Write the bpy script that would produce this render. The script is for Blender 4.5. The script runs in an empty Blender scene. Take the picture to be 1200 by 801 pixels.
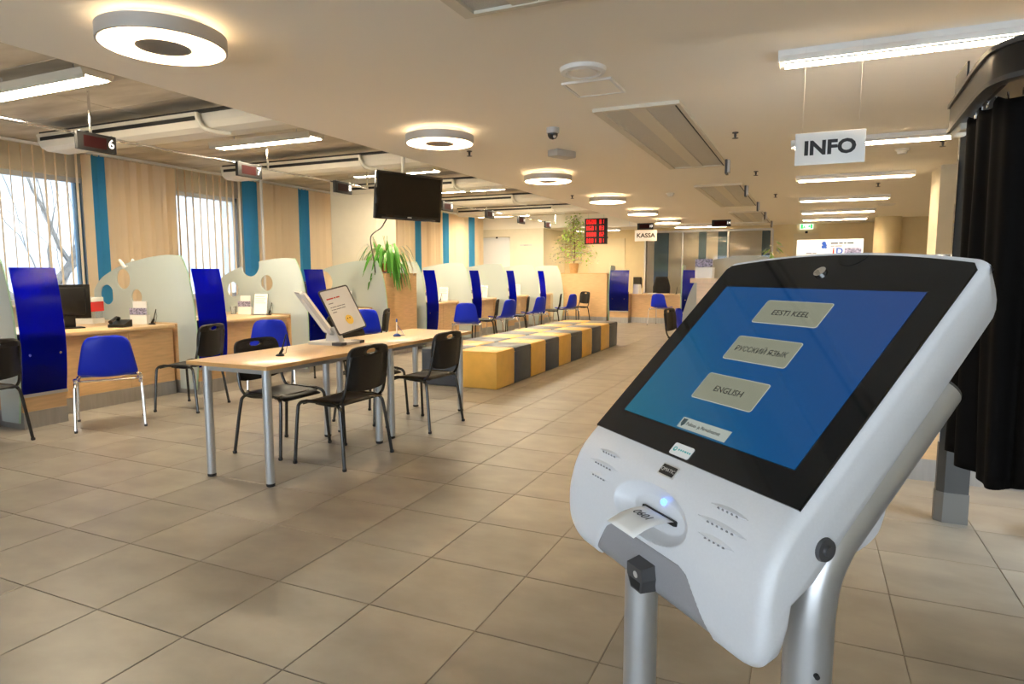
import bpy, bmesh, math, random
from mathutils import Vector, Matrix
from mathutils.geometry import tessellate_polygon
random.seed(7)
R = math.radians
SC = bpy.context.scene
COL = SC.collection

# ------------------------------------------------------------------ camera
FPX, CAMH = 764.87, 1.386
YAW, PITCH = R(24.376), R(6.071)
cd = bpy.data.cameras.new('camera'); cam = bpy.data.objects.new('camera', cd); COL.objects.link(cam)
cd.sensor_width = 36.0; cd.lens = FPX / 1200 * 36.0; cd.clip_start = .02; cd.clip_end = 300
cam.location = (0, 0, CAMH); cam.rotation_euler = (math.pi/2 - PITCH, 0, YAW)
SC.camera = cam

# ------------------------------------------------------------------ world (bright overcast sky)
wd = bpy.data.worlds.new('overcast_sky'); SC.world = wd; wd.use_nodes = True
bgn = wd.node_tree.nodes['Background']
bgn.inputs[0].default_value = (0.86, 0.93, 1.0, 1); bgn.inputs[1].default_value = 2.15

SC.view_settings.view_transform = 'Standard'; SC.view_settings.look = 'None'
SC.view_settings.exposure = 1.68; SC.view_settings.gamma = 1.0; SC.view_settings.use_curve_mapping = False
WARM = (1.0, 0.80, 0.55)
RING_E, LINEAR_E, FLUO_E = 46.0, 36.0, 30.0

# ------------------------------------------------------------------ materials
M = {}
def nmat(name):
    m = bpy.data.materials.new(name); m.use_nodes = True; M[name] = m
    return m, m.node_tree.nodes, m.node_tree.links, m.node_tree.nodes['Principled BSDF']
def mat(name, col, rough=.5, metal=0, coat=0, spec=.5, noise=0, nscale=20, bump=0, objvar=0, stretch=None, trans=0):
    m, N, L, P = nmat(name)
    P.inputs['Base Color'].default_value = (*col, 1); P.inputs['Roughness'].default_value = rough
    P.inputs['Metallic'].default_value = metal; P.inputs['Coat Weight'].default_value = coat
    P.inputs['Coat Roughness'].default_value = .08; P.inputs['Specular IOR Level'].default_value = spec
    if noise or bump or objvar:
        tc = N.new('ShaderNodeTexCoord'); mp = N.new('ShaderNodeMapping')
        L.new(tc.outputs['Object'], mp.inputs[0])
        if stretch: mp.inputs['Scale'].default_value = stretch
        oi = N.new('ShaderNodeObjectInfo')
        if objvar:
            mm = N.new('ShaderNodeVectorMath'); mm.operation = 'SCALE'; mm.inputs[0].default_value = (37, 19, 53)
            L.new(oi.outputs['Random'], mm.inputs['Scale']); L.new(mm.outputs[0], mp.inputs['Location'])
        nz = N.new('ShaderNodeTexNoise'); nz.inputs['Scale'].default_value = nscale; nz.inputs['Detail'].default_value = 6
        L.new(mp.outputs[0], nz.inputs['Vector'])
        if noise or objvar:
            mr = N.new('ShaderNodeMapRange'); mr.inputs['From Min'].default_value = .3; mr.inputs['From Max'].default_value = .7
            mr.inputs['To Min'].default_value = 1 - noise; mr.inputs['To Max'].default_value = 1 + noise
            L.new(nz.outputs['Fac'], mr.inputs[0]); out = mr.outputs[0]
            if objvar:
                m2 = N.new('ShaderNodeMapRange'); m2.inputs['To Min'].default_value = 1 - objvar; m2.inputs['To Max'].default_value = 1 + objvar
                L.new(oi.outputs['Random'], m2.inputs[0])
                mu = N.new('ShaderNodeMath'); mu.operation = 'MULTIPLY'; L.new(out, mu.inputs[0]); L.new(m2.outputs[0], mu.inputs[1]); out = mu.outputs[0]
            vs = N.new('ShaderNodeVectorMath'); vs.operation = 'SCALE'; vs.inputs[0].default_value = col
            L.new(out, vs.inputs['Scale']); L.new(vs.outputs[0], P.inputs['Base Color'])
        if bump:
            b = N.new('ShaderNodeBump'); b.inputs['Strength'].default_value = bump; b.inputs['Distance'].default_value = .01
            L.new(nz.outputs['Fac'], b.inputs['Height']); L.new(b.outputs[0], P.inputs['Normal'])
    return m
def emat(name, col, strength):
    m, N, L, P = nmat(name)
    P.inputs['Base Color'].default_value = (*[min(1, c) for c in col], 1); P.inputs['Emission Color'].default_value = (*col, 1)
    P.inputs['Emission Strength'].default_value = strength; P.inputs['Roughness'].default_value = .4
    return m
def sheet(name, col, transp, transl, tcol=None, rough=.25, gloss=.06, ior=1.45):
    """thin sheet: diffuse + translucent + see-through + a little gloss"""
    m, N, L, P = nmat(name); out = N['Material Output']
    N.remove(P)
    d = N.new('ShaderNodeBsdfDiffuse'); d.inputs[0].default_value = (*col, 1)
    t = N.new('ShaderNodeBsdfTranslucent'); t.inputs[0].default_value = (*col, 1)
    tr = N.new('ShaderNodeBsdfTransparent'); tr.inputs[0].default_value = (*(tcol or (1, 1, 1)), 1)
    g = N.new('ShaderNodeBsdfGlossy'); g.inputs['Roughness'].default_value = rough
    a = N.new('ShaderNodeMixShader'); a.inputs[0].default_value = transl; L.new(d.outputs[0], a.inputs[1]); L.new(t.outputs[0], a.inputs[2])
    b = N.new('ShaderNodeMixShader'); b.inputs[0].default_value = transp; L.new(a.outputs[0], b.inputs[1]); L.new(tr.outputs[0], b.inputs[2])
    c = N.new('ShaderNodeMixShader'); c.inputs[0].default_value = gloss; L.new(b.outputs[0], c.inputs[1]); L.new(g.outputs[0], c.inputs[2])
    fr = N.new('ShaderNodeFresnel'); fr.inputs[0].default_value = ior
    mu = N.new('ShaderNodeMath'); mu.operation = 'MAXIMUM'; mu.inputs[1].default_value = gloss; L.new(fr.outputs[0], mu.inputs[0])
    if gloss > 0: L.new(mu.outputs[0], c.inputs[0])
    L.new(c.outputs[0], out.inputs[0])
    return m

mat('tile', (.246, .225, .192), .38, noise=.17, nscale=3.2, bump=.04, objvar=.09, stretch=(1, 1.6, 1))
mat('grout', (.20, .165, .125), .8)
mat('ceiling', (.95, .91, .83), .85)
mat('wall', (.80, .74, .60), .8, noise=.02, nscale=6)
mat('wall_cream', (.74, .63, .40), .8, noise=.02, nscale=6)
mat('white_paint', (.84, .84, .83), .5)
mat('door_white', (.80, .82, .86), .45)
mat('door_cream', (.72, .64, .45), .5)
mat('wood', (.66, .43, .22), .33, noise=.10, nscale=5, stretch=(1.2, 1.2, 9), coat=.25)
mat('wood_top', (.72, .50, .27), .34, noise=.06, nscale=4, stretch=(9, 1, 1), coat=.12)
mat('wood_edge', (.60, .36, .15), .4, noise=.12, nscale=30, stretch=(.2, .2, 3))
mat('steel', (.42, .41, .40), .38, metal=.75, noise=.08, nscale=30, stretch=(1, 1, .1))
mat('chrome', (.82, .82, .83), .12, metal=1)
mat('silver', (.62, .62, .63), .32, metal=.9)
mat('silver_matt', (.60, .60, .60), .45, metal=.35)
mat('lamp_grey', (.52, .51, .50), .4, metal=.3)
mat('table_leg', (.50, .52, .54), .35, metal=.55)
mat('black_plastic', (.011, .0105, .010), .45, spec=.35, noise=.1, nscale=200, bump=.03)
mat('black_metal', (.012, .012, .012), .25, coat=.3)
mat('dark', (.01, .01, .01), .6)
mat('dark_grey', (.06, .06, .065), .45)
mat('blue_plastic', (.003, .022, .55), .40, spec=.35)
mat('navy_board', (.004, .006, .03), .5)
mat('yellow_vinyl', (.70, .42, .085), .38, noise=.06, nscale=8, bump=.25)
mat('slate_vinyl', (.045, .058, .085), .36, noise=.12, nscale=8, bump=.25)
mat('kiosk_white', (.68, .70, .74), .34, noise=.015, nscale=300, bump=.02)
mat('kiosk_grey', (.30, .30, .32), .42, noise=.03, nscale=400, bump=.03)
mat('kiosk_tube', (.55, .56, .58), .34, metal=.7)
mat('glass_black', (.006, .007, .009), .06, coat=0, spec=.5)
mat('paper', (.85, .85, .84), .6)
mat('paper_warm', (.80, .77, .70), .6)
mat('ink', (.02, .02, .022), .6)
mat('ink_grey', (.25, .25, .27), .6)
mat('red_plastic', (.72, .02, .02), .4)
mat('red_ink', (.6, .05, .03), .5)
mat('orange_ink', (.85, .40, .05), .5)
mat('yellow_ink', (.90, .62, .10), .5)
mat('blue_ink', (.02, .10, .5), .5)
mat('teal_ink', (.05, .45, .42), .5)
mat('photo_print', (.30, .28, .40), .4, noise=.8, nscale=60)
mat('terracotta', (.46, .16, .07), .7, noise=.1, nscale=20)
mat('terracotta_pale', (.58, .33, .13), .7, noise=.1, nscale=20)
mat('soil', (.05, .03, .02), .9)
mat('bark', (.16, .10, .06), .8, noise=.3, nscale=40)
mat('bark_out', (.13, .125, .12), .85, noise=.3, nscale=12)
mat('stem', (.16, .30, .07), .6)
mat('curtain_black', (.0035, .003, .003), .8, spec=.12)
mat('booth_grey', (.055, .055, .055), .4)
mat('booth_dark', (.012, .011, .010), .3)
mat('beam_white', (.70, .66, .56), .5)
mat('beam_mesh', (.60, .58, .53), .6, noise=.15, nscale=300)
mat('shoe_steel', (.16, .155, .145), .45)
mat('mirror', (.8, .8, .8), .05, metal=1)
mat('facade', (.44, .455, .475), .8)
mat('snow_ground', (.42, .43, .45), .9)
mat('window_frame', (.72, .76, .82), .45)
mat('window_frame_dark', (.10, .20, .30), .4)
mat('teal_slat', (.03, .10, .13), .6)
mat('office_fabric', (.015, .015, .016), .9)
mat('emblem', (.08, .12, .13), .5)
mat('button_olive', (.30, .31, .24), .3)
mat('cable', (.03, .03, .03), .5)
mat('tv_screen', (.012, .010, .008), .2, spec=.4)
mat('tv_bezel', (.008, .008, .008), .12, coat=.5)
sheet('frosted', (.88, .97, .97), .26, .55, (.90, .97, .96), .3, .04)
sheet('frosted_beige', (.55, .52, .40), .12, .3, (.9, .9, .8), .3, .04)
sheet('glass_edge', (.70, .92, .70), .10, .6, None, .2, .05)
sheet('blue_sheet', (.002, .026, .66), .36, .93, (.006, .045, .88), .15, .02, 1.12)
sheet('slat_beige', (.97, .84, .64), .0, .4, None, .6, 0)
sheet('slat_blue', (.09, .42, .72), .0, .45, None, .6, 0)
sheet('leaf_fern', (.075, .25, .03), .0, .35, None, .35, .03)
sheet('leaf_ficus', (.36, .56, .09), .0, .40, None, .4, .02)
sheet('glass', (.8, .9, .95), .96, .0, (.97, .99, 1), .02, .03)
sheet('acrylic', (.8, .85, .88), .75, .2, (.97, .99, 1), .05, .05)
emat('ring_light', (1, .76, .46), RING_E)
emat('ring_glow', (1, .76, .46), RING_E * .20)
emat('linear_light', (1, .78, .50), LINEAR_E)
emat('fluo_light', (1, .84, .60), FLUO_E)
emat('led_red', (1, .008, .008), .42)
mat('led_dim', (.028, .006, .006), .7, spec=.1)
emat('digit_white', (1, .95, .9), .4)
emat('exit_green', (.02, .6, .12), .45)
emat('exit_white', (.9, 1, .9), .4)
emat('booth_light', (.80, .92, 1.0), 5)
emat('led_blue', (.10, .28, 1.0), 1.2)
def screen_mat():
    m, N, L, P = nmat('screen_blue')
    tc = N.new('ShaderNodeTexCoord'); sx = N.new('ShaderNodeSeparateXYZ'); L.new(tc.outputs['Generated'], sx.inputs[0])
    r1 = N.new('ShaderNodeValToRGB'); e = r1.color_ramp.elements
    e[0].color = (.012, .20, .30, 1); e[1].color = (.020, .075, .30, 1); q = e.new(.45); q.color = (.0, .105, .33, 1)
    ad = N.new('ShaderNodeMath'); ad.operation = 'MULTIPLY_ADD'; L.new(sx.outputs['Z'], ad.inputs[0]); ad.inputs[1].default_value = .5
    mx = N.new('ShaderNodeMath'); mx.operation = 'MULTIPLY'; L.new(sx.outputs['X'], mx.inputs[0]); mx.inputs[1].default_value = .5
    L.new(mx.outputs[0], ad.inputs[2]); L.new(ad.outputs[0], r1.inputs[0])
    L.new(r1.outputs[0], P.inputs['Emission Color']); P.inputs['Emission Strength'].default_value = .19
    P.inputs['Base Color'].default_value = (.004, .006, .01, 1); P.inputs['Roughness'].default_value = .06
screen_mat()
def concrete():
    m, N, L, P = nmat('concrete')
    tc = N.new('ShaderNodeTexCoord'); nz = N.new('ShaderNodeTexNoise'); nz.inputs['Scale'].default_value = 1.6; nz.inputs['Detail'].default_value = 9
    mp = N.new('ShaderNodeMapping'); mp.inputs['Scale'].default_value = (.6, 2.2, 1); L.new(tc.outputs['Object'], mp.inputs[0]); L.new(mp.outputs[0], nz.inputs[0])
    r = N.new('ShaderNodeValToRGB'); r.color_ramp.elements[0].position = .33; r.color_ramp.elements[0].color = (.46, .40, .31, 1)
    r.color_ramp.elements[1].position = .68; r.color_ramp.elements[1].color = (.74, .68, .57, 1); L.new(nz.outputs[0], r.inputs[0])
    L.new(r.outputs[0], P.inputs['Base Color']); P.inputs['Roughness'].default_value = .9
    b = N.new('ShaderNodeBump'); b.inputs['Strength'].default_value = .3; L.new(nz.outputs[0], b.inputs['Height']); L.new(b.outputs[0], P.inputs['Normal'])
concrete()

# ------------------------------------------------------------------ mesh builder
class MB:
    def __init__(s): s.v = []; s.f = []; s.smooth = []
    def add(s, v, f, sm=False):
        o = len(s.v); s.v += [tuple(p) for p in v]
        for q in f: s.f.append(tuple(i + o for i in q)); s.smooth.append(sm)
        return s
    def box(s, a, b, mt=None):
        x0, x1 = sorted((a[0], b[0])); y0, y1 = sorted((a[1], b[1])); z0, z1 = sorted((a[2], b[2]))
        v = [(x0,y0,z0),(x1,y0,z0),(x1,y1,z0),(x0,y1,z0),(x0,y0,z1),(x1,y0,z1),(x1,y1,z1),(x0,y1,z1)]
        if mt: v = [mt @ Vector(p) for p in v]
        return s.add(v, [(0,3,2,1),(4,5,6,7),(0,1,5,4),(1,2,6,5),(2,3,7,6),(3,0,4,7)])
    def cbox(s, a, b, c):
        """box with chamfered edges"""
        lo = [min(a[i], b[i]) for i in range(3)]; hi = [max(a[i], b[i]) for i in range(3)]
        bm = bmesh.new(); bmesh.ops.create_cube(bm, size=1)
        for v in bm.verts:
            for i in range(3): v.co[i] = lo[i] + (v.co[i] + .5) * (hi[i] - lo[i])
        bmesh.ops.bevel(bm, geom=bm.edges[:], offset=c, segments=2, affect='EDGES', profile=.5)
        bm.verts.index_update()
        s.add([v.co[:] for v in bm.verts], [[v.index for v in f.verts] for f in bm.faces], True); bm.free(); return s
    def tube(s, path, r, seg=10, cap=True, closed=False):
        P = [Vector(p) for p in path]; n = len(P); rs = r if isinstance(r, (list, tuple)) else [r] * n
        T = []
        for i in range(n):
            a = P[i-1] if (i or closed) else P[0]; b = P[(i+1) % n] if (i < n-1 or closed) else P[-1]
            T.append((b - a).normalized())
        up = Vector((0,0,1)) if abs(T[0].z) < .9 else Vector((1,0,0))
        N = (up - T[0] * up.dot(T[0])).normalized(); V = []
        for i in range(n):
            N = (N - T[i] * N.dot(T[i])).normalized(); B = T[i].cross(N)
            for k in range(seg):
                a = 2 * math.pi * k / seg; V.append(P[i] + (N * math.cos(a) + B * math.sin(a)) * rs[i])
        F = []
        for i in range(n if closed else n - 1):
            j = (i + 1) % n
            for k in range(seg):
                l = (k + 1) % seg; F.append((i*seg+k, i*seg+l, j*seg+l, j*seg+k))
        if cap and not closed: F += [tuple(range(seg-1, -1, -1)), tuple((n-1)*seg + k for k in range(seg))]
        return s.add(V, F, True)
    def lathe(s, prof, c=(0,0,0), seg=24, mt=None):
        V = []; F = []; n = len(prof)
        for (r, z) in prof:
            for k in range(seg):
                a = 2*math.pi*k/seg; p = Vector((c[0] + r*math.cos(a), c[1] + r*math.sin(a), c[2] + z)); V.append(mt @ p if mt else p)
        for i in range(n-1):
            for k in range(seg):
                l = (k+1) % seg; F.append((i*seg+k, i*seg+l, (i+1)*seg+l, (i+1)*seg+k))
        if prof[0][0] > 1e-5: F.append(tuple(range(seg-1, -1, -1)))
        if prof[-1][0] > 1e-5: F.append(tuple((n-1)*seg+k for k in range(seg)))
        return s.add(V, F, True)
    def prism(s, loops, fn, a, b):
        """loops: outer 2d loop + holes; fn(x,y,t)->3d; extruded from t=a to t=b"""
        fl = [p for l in loops for p in l]; n = len(fl)
        tri = tessellate_polygon([[Vector((p[0], p[1], 0)) for p in l] for l in loops])
        V = [fn(p[0], p[1], a) for p in fl] + [fn(p[0], p[1], b) for p in fl]
        F = [tuple(t) for t in tri] + [tuple(i + n for i in reversed(t)) for t in tri]; o = 0
        for l in loops:
            k = len(l)
            for i in range(k):
                j = (i+1) % k; F.append((o+i, o+j, n+o+j, n+o+i))
            o += k
        return s.add(V, F)
    def grid(s, fn, nu, nv, sm=True):
        V = [fn(i/nu, j/nv) for j in range(nv+1) for i in range(nu+1)]; w = nu + 1
        return s.add(V, [(j*w+i, j*w+i+1, (j+1)*w+i+1, (j+1)*w+i) for j in range(nv) for i in range(nu)], sm)
    def mesh(s, name, m, ang=35, fix=True):
        me = bpy.data.meshes.new(name); me.from_pydata(s.v, [], s.f)
        if fix:
            bm = bmesh.new(); bm.from_mesh(me); bmesh.ops.recalc_face_normals(bm, faces=bm.faces[:]); bm.to_mesh(me); bm.free()
        me.polygons.foreach_set('use_smooth', s.smooth if len(s.smooth) == len(me.polygons) else [False]*len(me.polygons))
        if any(s.smooth): me.set_sharp_from_angle(angle=R(ang))
        me.materials.append(M[m]); me.update(); return me
    def build(s, name, m, parent=None, ang=35, fix=True):
        o = bpy.data.objects.new(name, s.mesh(name, m, ang, fix)); COL.objects.link(o)
        if parent: o.parent = parent
        return o
def tag(o, label, cat, group=None, kind=None):
    if label: o['label'] = label
    if cat: o['category'] = cat
    if group: o['group'] = group
    if kind: o['kind'] = kind
    return o
def thing(name, label, cat, loc=(0,0,0), rz=0, group=None):
    o = bpy.data.objects.new(name, None); COL.objects.link(o); o.empty_display_size = .1
    o.location = loc; o.rotation_euler = (0, 0, rz)
    return tag(o, label, cat, group)
def struct(o): o['kind'] = 'structure'; return o
def sbox(name, m, *bs):
    b = MB()
    for (p, q) in bs: b.box(p, q)
    return struct(b.build(name, m))
def part(name, m, parent, a, b, c=0):
    x = MB(); (x.cbox(a, b, c) if c else x.box(a, b)); return x.build(name, m, parent)
def copy_tree(o, parent=None):
    c = o.copy(); COL.objects.link(c); c.parent = parent
    for ch in list(o.children): copy_tree(ch, c)
    return c
def place(root, loc, rz, label, group=None, first=[None]):
    """first use moves the prototype itself, later ones copy it"""
    if root.get('_used'):
        c = copy_tree(root)
    else:
        c = root; root['_used'] = 1
    c.location = loc; c.rotation_euler = (0, 0, rz); c['label'] = label
    if group: c['group'] = group
    return c
def text(s, size, m, parent, mtx, align='CENTER', bold=0, ext=.0006, name='lettering', sx=1.0):
    cu = bpy.data.curves.new('t', 'FONT'); cu.body = s; cu.size = size; cu.align_x = align; cu.align_y = 'CENTER'
    cu.extrude = ext; cu.offset = bold; cu.resolution_u = 3
    t = bpy.data.objects.new('t', cu); COL.objects.link(t)
    dg = bpy.context.evaluated_depsgraph_get(); dg.update()
    me = bpy.data.meshes.new_from_object(t.evaluated_get(dg)); bpy.data.objects.remove(t); bpy.data.curves.remove(cu)
    me.transform(mtx @ Matrix.Diagonal((sx, 1, 1, 1))); me.materials.clear(); me.materials.append(M[m]); me.name = name
    o = bpy.data.objects.new(name, me); COL.objects.link(o)
    if parent: o.parent = parent
    return o
def printline(words, h, m, parent, mtx, name='printed_line'):
    """a line of print too small to read: one flat dash per word, starting at the left"""
    b = MB(); x = 0
    for wl in words: b.box((x, -h*.3, -.0001), (x+wl*h*.55, h*.3, .0002), mtx); x += (wl+.8)*h*.55
    return b.build(name, m, parent)
def frame(o, x, y):
    """matrix with local x,y axes given, z = x cross y"""
    x = Vector(x).normalized(); y = Vector(y).normalized(); z = x.cross(y)
    return Matrix(((x[0], y[0], z[0], o[0]), (x[1], y[1], z[1], o[1]), (x[2], y[2], z[2], o[2]), (0,0,0,1)))
def circle(cx, cy, r, n=28): return [(cx + r*math.cos(2*math.pi*i/n), cy + r*math.sin(2*math.pi*i/n)) for i in range(n)]
def smoothpath(pts, k=6):
    P = [Vector(p) for p in pts]; out = []
    for i in range(len(P)-1):
        p0 = P[max(i-1, 0)]; p1 = P[i]; p2 = P[i+1]; p3 = P[min(i+2, len(P)-1)]
        for j in range(k):
            t = j / k
            out.append(.5*((2*p1) + (p2-p0)*t + (2*p0-5*p1+4*p2-p3)*t*t + (3*p1-p0-3*p2+p3)*t**3))
    return out + [P[-1]]
def rrect(x0, y0, x1, y1, r, n=5):
    out = []
    for (cx, cy, a) in ((x1-r, y1-r, 0), (x0+r, y1-r, 90), (x0+r, y0+r, 180), (x1-r, y0+r, 270)):
        for i in range(n+1):
            t = R(a + 90*i/n); out.append((cx + r*math.cos(t), cy + r*math.sin(t)))
    return out

# ------------------------------------------------------------------ constants of the place
XW = -9.6            # window wall
XE = -4.45           # edge of the white ceiling
ZC, ZK = 2.75, 3.10  # white ceiling, concrete slab
YB = 20.5            # back wall
TX, TY, TP = -2.125, 1.632, .5

# ------------------------------------------------------------------ floor
fl = struct(MB().box((XW-.2, -5.2, -.15), (4.2, YB+.2, -.004)).build('floor', 'grout'))
def project(x, y, z):
    c, s = math.cos(YAW), math.sin(YAW); r = c*x + s*y; f0 = -s*x + c*y
    dz = z - CAMH; f = f0*math.cos(PITCH) - dz*math.sin(PITCH); u = f0*math.sin(PITCH) + dz*math.cos(PITCH)
    return (600 + FPX*r/f, 400.5 - FPX*u/f, f) if f > .05 else None
cells = []
for i in range(-15, 13):
    for j in range(-13, 38):
        x = TX + i*TP; y = TY + j*TP
        if x < -6.75 and y > 1: continue
        if x < XW-.2 or x > 3.9 or y > YB-.1 or y < -5: continue
        q = [project(x+a, y+b, 0) for a, b in ((0,0),(TP,0),(TP,TP),(0,TP))]
        area = 0
        if all(q):
            inside = any(0 <= p[0] <= 1200 and 0 <= p[1] <= 801 for p in q)
            if inside: area = abs(sum(q[k][0]*q[(k+1)%4][1] - q[(k+1)%4][0]*q[k][1] for k in range(4)))/2
        cells.append((area, x, y))
cells.sort(reverse=True)
g, cch = .0035, .0025; hf = TP/2 - g/2
def tile_geo(b, x, y):
    v = [(x-hf,y-hf,-.010),(x+hf,y-hf,-.010),(x+hf,y+hf,-.010),(x-hf,y+hf,-.010)]
    v += [(x-hf,y-hf,-cch*.6),(x+hf,y-hf,-cch*.6),(x+hf,y+hf,-cch*.6),(x-hf,y+hf,-cch*.6)]
    k = hf - cch; v += [(x-k,y-k,0),(x+k,y-k,0),(x+k,y+k,0),(x-k,y+k,0)]
    f = [(8,9,10,11)]
    for a in range(4):
        c = (a+1) % 4; f += [(a,c,c+4,a+4), (a+4,c+4,c+8,a+8)]
    b.add(v, f)
b = MB(); tile_geo(b, 0, 0); tme = b.mesh('tile', 'tile')
rest = MB()
for n, (ar, x, y) in enumerate(cells):
    if n < 300 and ar > 0:
        o = bpy.data.objects.new('tile', tme); COL.objects.link(o); o.location = (x+TP/2, y+TP/2, 0); o.parent = fl
    else: tile_geo(rest, x+TP/2, y+TP/2)
ro = rest.build('far_tiles', 'tile', fl); ro['kind'] = 'stuff'

# ------------------------------------------------------------------ ceiling
sbox('ceiling', 'ceiling', ((XE, -5.2, ZC), (4.2, YB+.2, ZK+.1)), ((XW-.2, 18.6, 2.72), (XE-.002, YB+.2, ZK+.1)))
cs = struct(MB().box((XW-.2, -5.2, ZK), (XE-.002, 18.598, ZK+.2)).build('ceiling_concrete', 'concrete'))
# board marks left by the formwork: thin proud strips between boards
b = MB()
yy = -4.6
while yy < 18.4:
    b.box((XW, yy, ZK-.004), (XE-.02, yy+.016, ZK+.01)); yy += .62
for xx in (-8.2, -6.75, -5.4): b.box((xx, -5, ZK-.004), (xx+.014, 18.5, ZK+.01))
b.build('formwork_seam', 'concrete', cs)
# shadow-gap trim on the edge of the white ceiling
sbox('trim_1', 'beam_white', ((XE-.075, -5, 2.80), (XE-.003, 18.59, 2.83)), ((XE-.03, -5, 2.765), (XE-.003, 18.59, 2.80)))

# ------------------------------------------------------------------ walls
W1 = [(3.4, 6.29), (7.5, 9.06), (10.6, 12.0), (13.1, 14.5), (16.3, 17.45)]
ZS, ZT = .95, 2.74
bs = [((XW-.3, -5.2, -.1), (XW, YB, ZS)), ((XW-.3, -5.2, ZT), (XW, YB, ZK+.1))]
prev = -5.2
for (a, c) in W1: bs.append(((XW-.3, prev, ZS), (XW, a, ZT))); prev = c
bs.append(((XW-.3, prev, ZS), (XW, YB, ZT)))
wl = sbox('wall_left', 'wall', *bs)
for k, (a, c) in enumerate(W1):
    w = struct(bpy.data.objects.new('window_%d' % (k+1), None)); COL.objects.link(w); w.location = (XW, a, ZS)
    def loc(p): return (p[0]-XW, p[1]-a, p[2]-ZS)
    fb = MB(); t = .07; x0, x1 = XW-.16, XW-.08
    for (p, q) in (((x0,a,ZS),(x1,a+t,ZT)), ((x0,c-t,ZS),(x1,c,ZT)), ((x0,a,ZS),(x1,c,ZS+t)), ((x0,a,ZT-t),(x1,c,ZT))): fb.box(loc(p), loc(q))
    fb.build('window_frame', 'window_frame', w)
    if k < 2:
        m = c - .13 if k == 0 else a + .12
        part('mullion', 'window_frame_dark', w, loc((x0, m-.04, ZS+t)), loc((x1+.01, m+.04, ZT-t)))
    part('pane', 'glass', w, loc((XW-.125, a+t, ZS+t)), loc((XW-.115, c-t, ZT-t)))
    part('window_sill', 'white_paint', w, loc((XW-.07, a-.03, ZS-.03)), loc((XW+.14, c+.03, ZS)))
# far-left wall with the white door (faces the hall)
sbox('wall_far_left', 'wall', ((XW, 18.6, 0), (-9.6, 18.75, 2.72)), ((-9.62, 18.6, 2.49), (-8.5, 18.75, 2.72)), ((-8.5, 18.6, 0), (-7.38, 18.75, 2.72)), ((-7.53, 18.75, 0), (-7.38, YB, 2.72)))
d = struct(bpy.data.objects.new('door_1', None)); COL.objects.link(d); d.location = (-9.05, 18.6, 0)
part('door_leaf', 'door_white', d, (-.50, .03, .01), (.50, .07, 2.42))
b = MB(); b.box((-.55,-.015,0),(-.50,.09,2.47)); b.box((.50,-.015,0),(.55,.09,2.47)); b.box((-.55,-.015,2.42),(.55,.09,2.47)); b.build('door_frame', 'door_white', d)
MB().tube([(.42,.03,1.08),(.42,-.04,1.08),(.30,-.04,1.08)], .01, 8).build('door_handle', 'chrome', d)
part('door_closer', 'black_plastic', d, (.08,-.03,2.44), (.14,.0,2.49))
# back wall
sbox('wall_back', 'wall_cream', ((XW, YB, 0), (-4.7, YB+.2, ZK)), ((-4.7, YB, 2.62), (-1.0, YB+.2, ZK)), ((-1.0, YB, 0), (4.2, YB+.2, ZK)), ((-4.8, YB+1.2, 0), (-.9, YB+1.3, ZK)), ((-4.9, YB+.2, 0), (-4.7, YB+1.3, ZK)), ((-1.0, YB+.2, 0), (-.8, YB+1.3, ZK)), ((-4.8, YB+.2, ZK-.1), (-.9, YB+1.3, ZK)), ((-4.8, YB+.2, -.1), (-.9, YB+1.3, 0)))
def flush_door(name, x0, x1, z):
    d = struct(bpy.data.objects.new(name, None)); COL.objects.link(d); d.location = ((x0+x1)/2, YB, 0); h = (x1-x0)/2
    part('door_leaf', 'door_cream', d, (-h+.05,-.02,.01), (h-.05,-.001,z-.05))
    b = MB(); b.box((-h,-.045,0),(-h+.05,-.001,z)); b.box((h-.05,-.045,0),(h,-.001,z)); b.box((-h,-.045,z-.05),(h,-.001,z)); b.build('door_frame', 'door_cream', d)
    MB().tube([(h-.12,-.02,1.05),(h-.12,-.07,1.05),(h-.24,-.07,1.05)], .01, 8).build('door_handle', 'chrome', d)
    part('door_closer', 'black_plastic', d, (-.03,-.08,z+.01), (.04,-.001,z+.07))
flush_door('door_2', -6.56, -5.35, 2.46); flush_door('door_3', -.46, .20, 2.48)
# right-hand side of the hall
sbox('wall_right', 'wall_cream', ((4.0, -5.2, 0), (4.2, YB, ZC)))
sbox('wall_right_back', 'wall_cream', ((1.75, 18.9, 0), (4.0, 19.1, ZC)))
sbox('wall_right_pier', 'wall', ((1.47, 10.0, 0), (2.1, 10.7, ZC)))
struct(MB().lathe([(.30,0),(.30,ZC)], (1.72, 18.75, 0), 32).build('wall_round_column', 'wall_cream'))
sbox('wall_column', 'wall', ((-8.29, 10.0, 0), (-7.26, 10.62, ZK)))
# entrance wall behind the viewer: glazed
sbox('wall_entrance', 'wall', ((XW, -5.2, 0), (-6.5, -5.0, ZK)), ((3.4, -5.2, 0), (4.0, -5.0, ZC)), ((-6.5, -5.2, 2.5), (3.4, -5.0, ZK)), ((-6.5, -5.2, 0), (3.4, -5.0, .12)))
w = struct(bpy.data.objects.new('window_6', None)); COL.objects.link(w); w.location = (-1.55, -5.1, 0)
for i in range(7):
    x = -4.95 + i*1.65; part('mullion', 'window_frame', w, (x-.04,-.05,.12), (x+.04,.05,2.5))
for i in range(6):
    x = -4.95 + i*1.65; part('pane', 'glass', w, (x+.04,-.006,.12), (x+1.61,.006,2.5))

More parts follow.
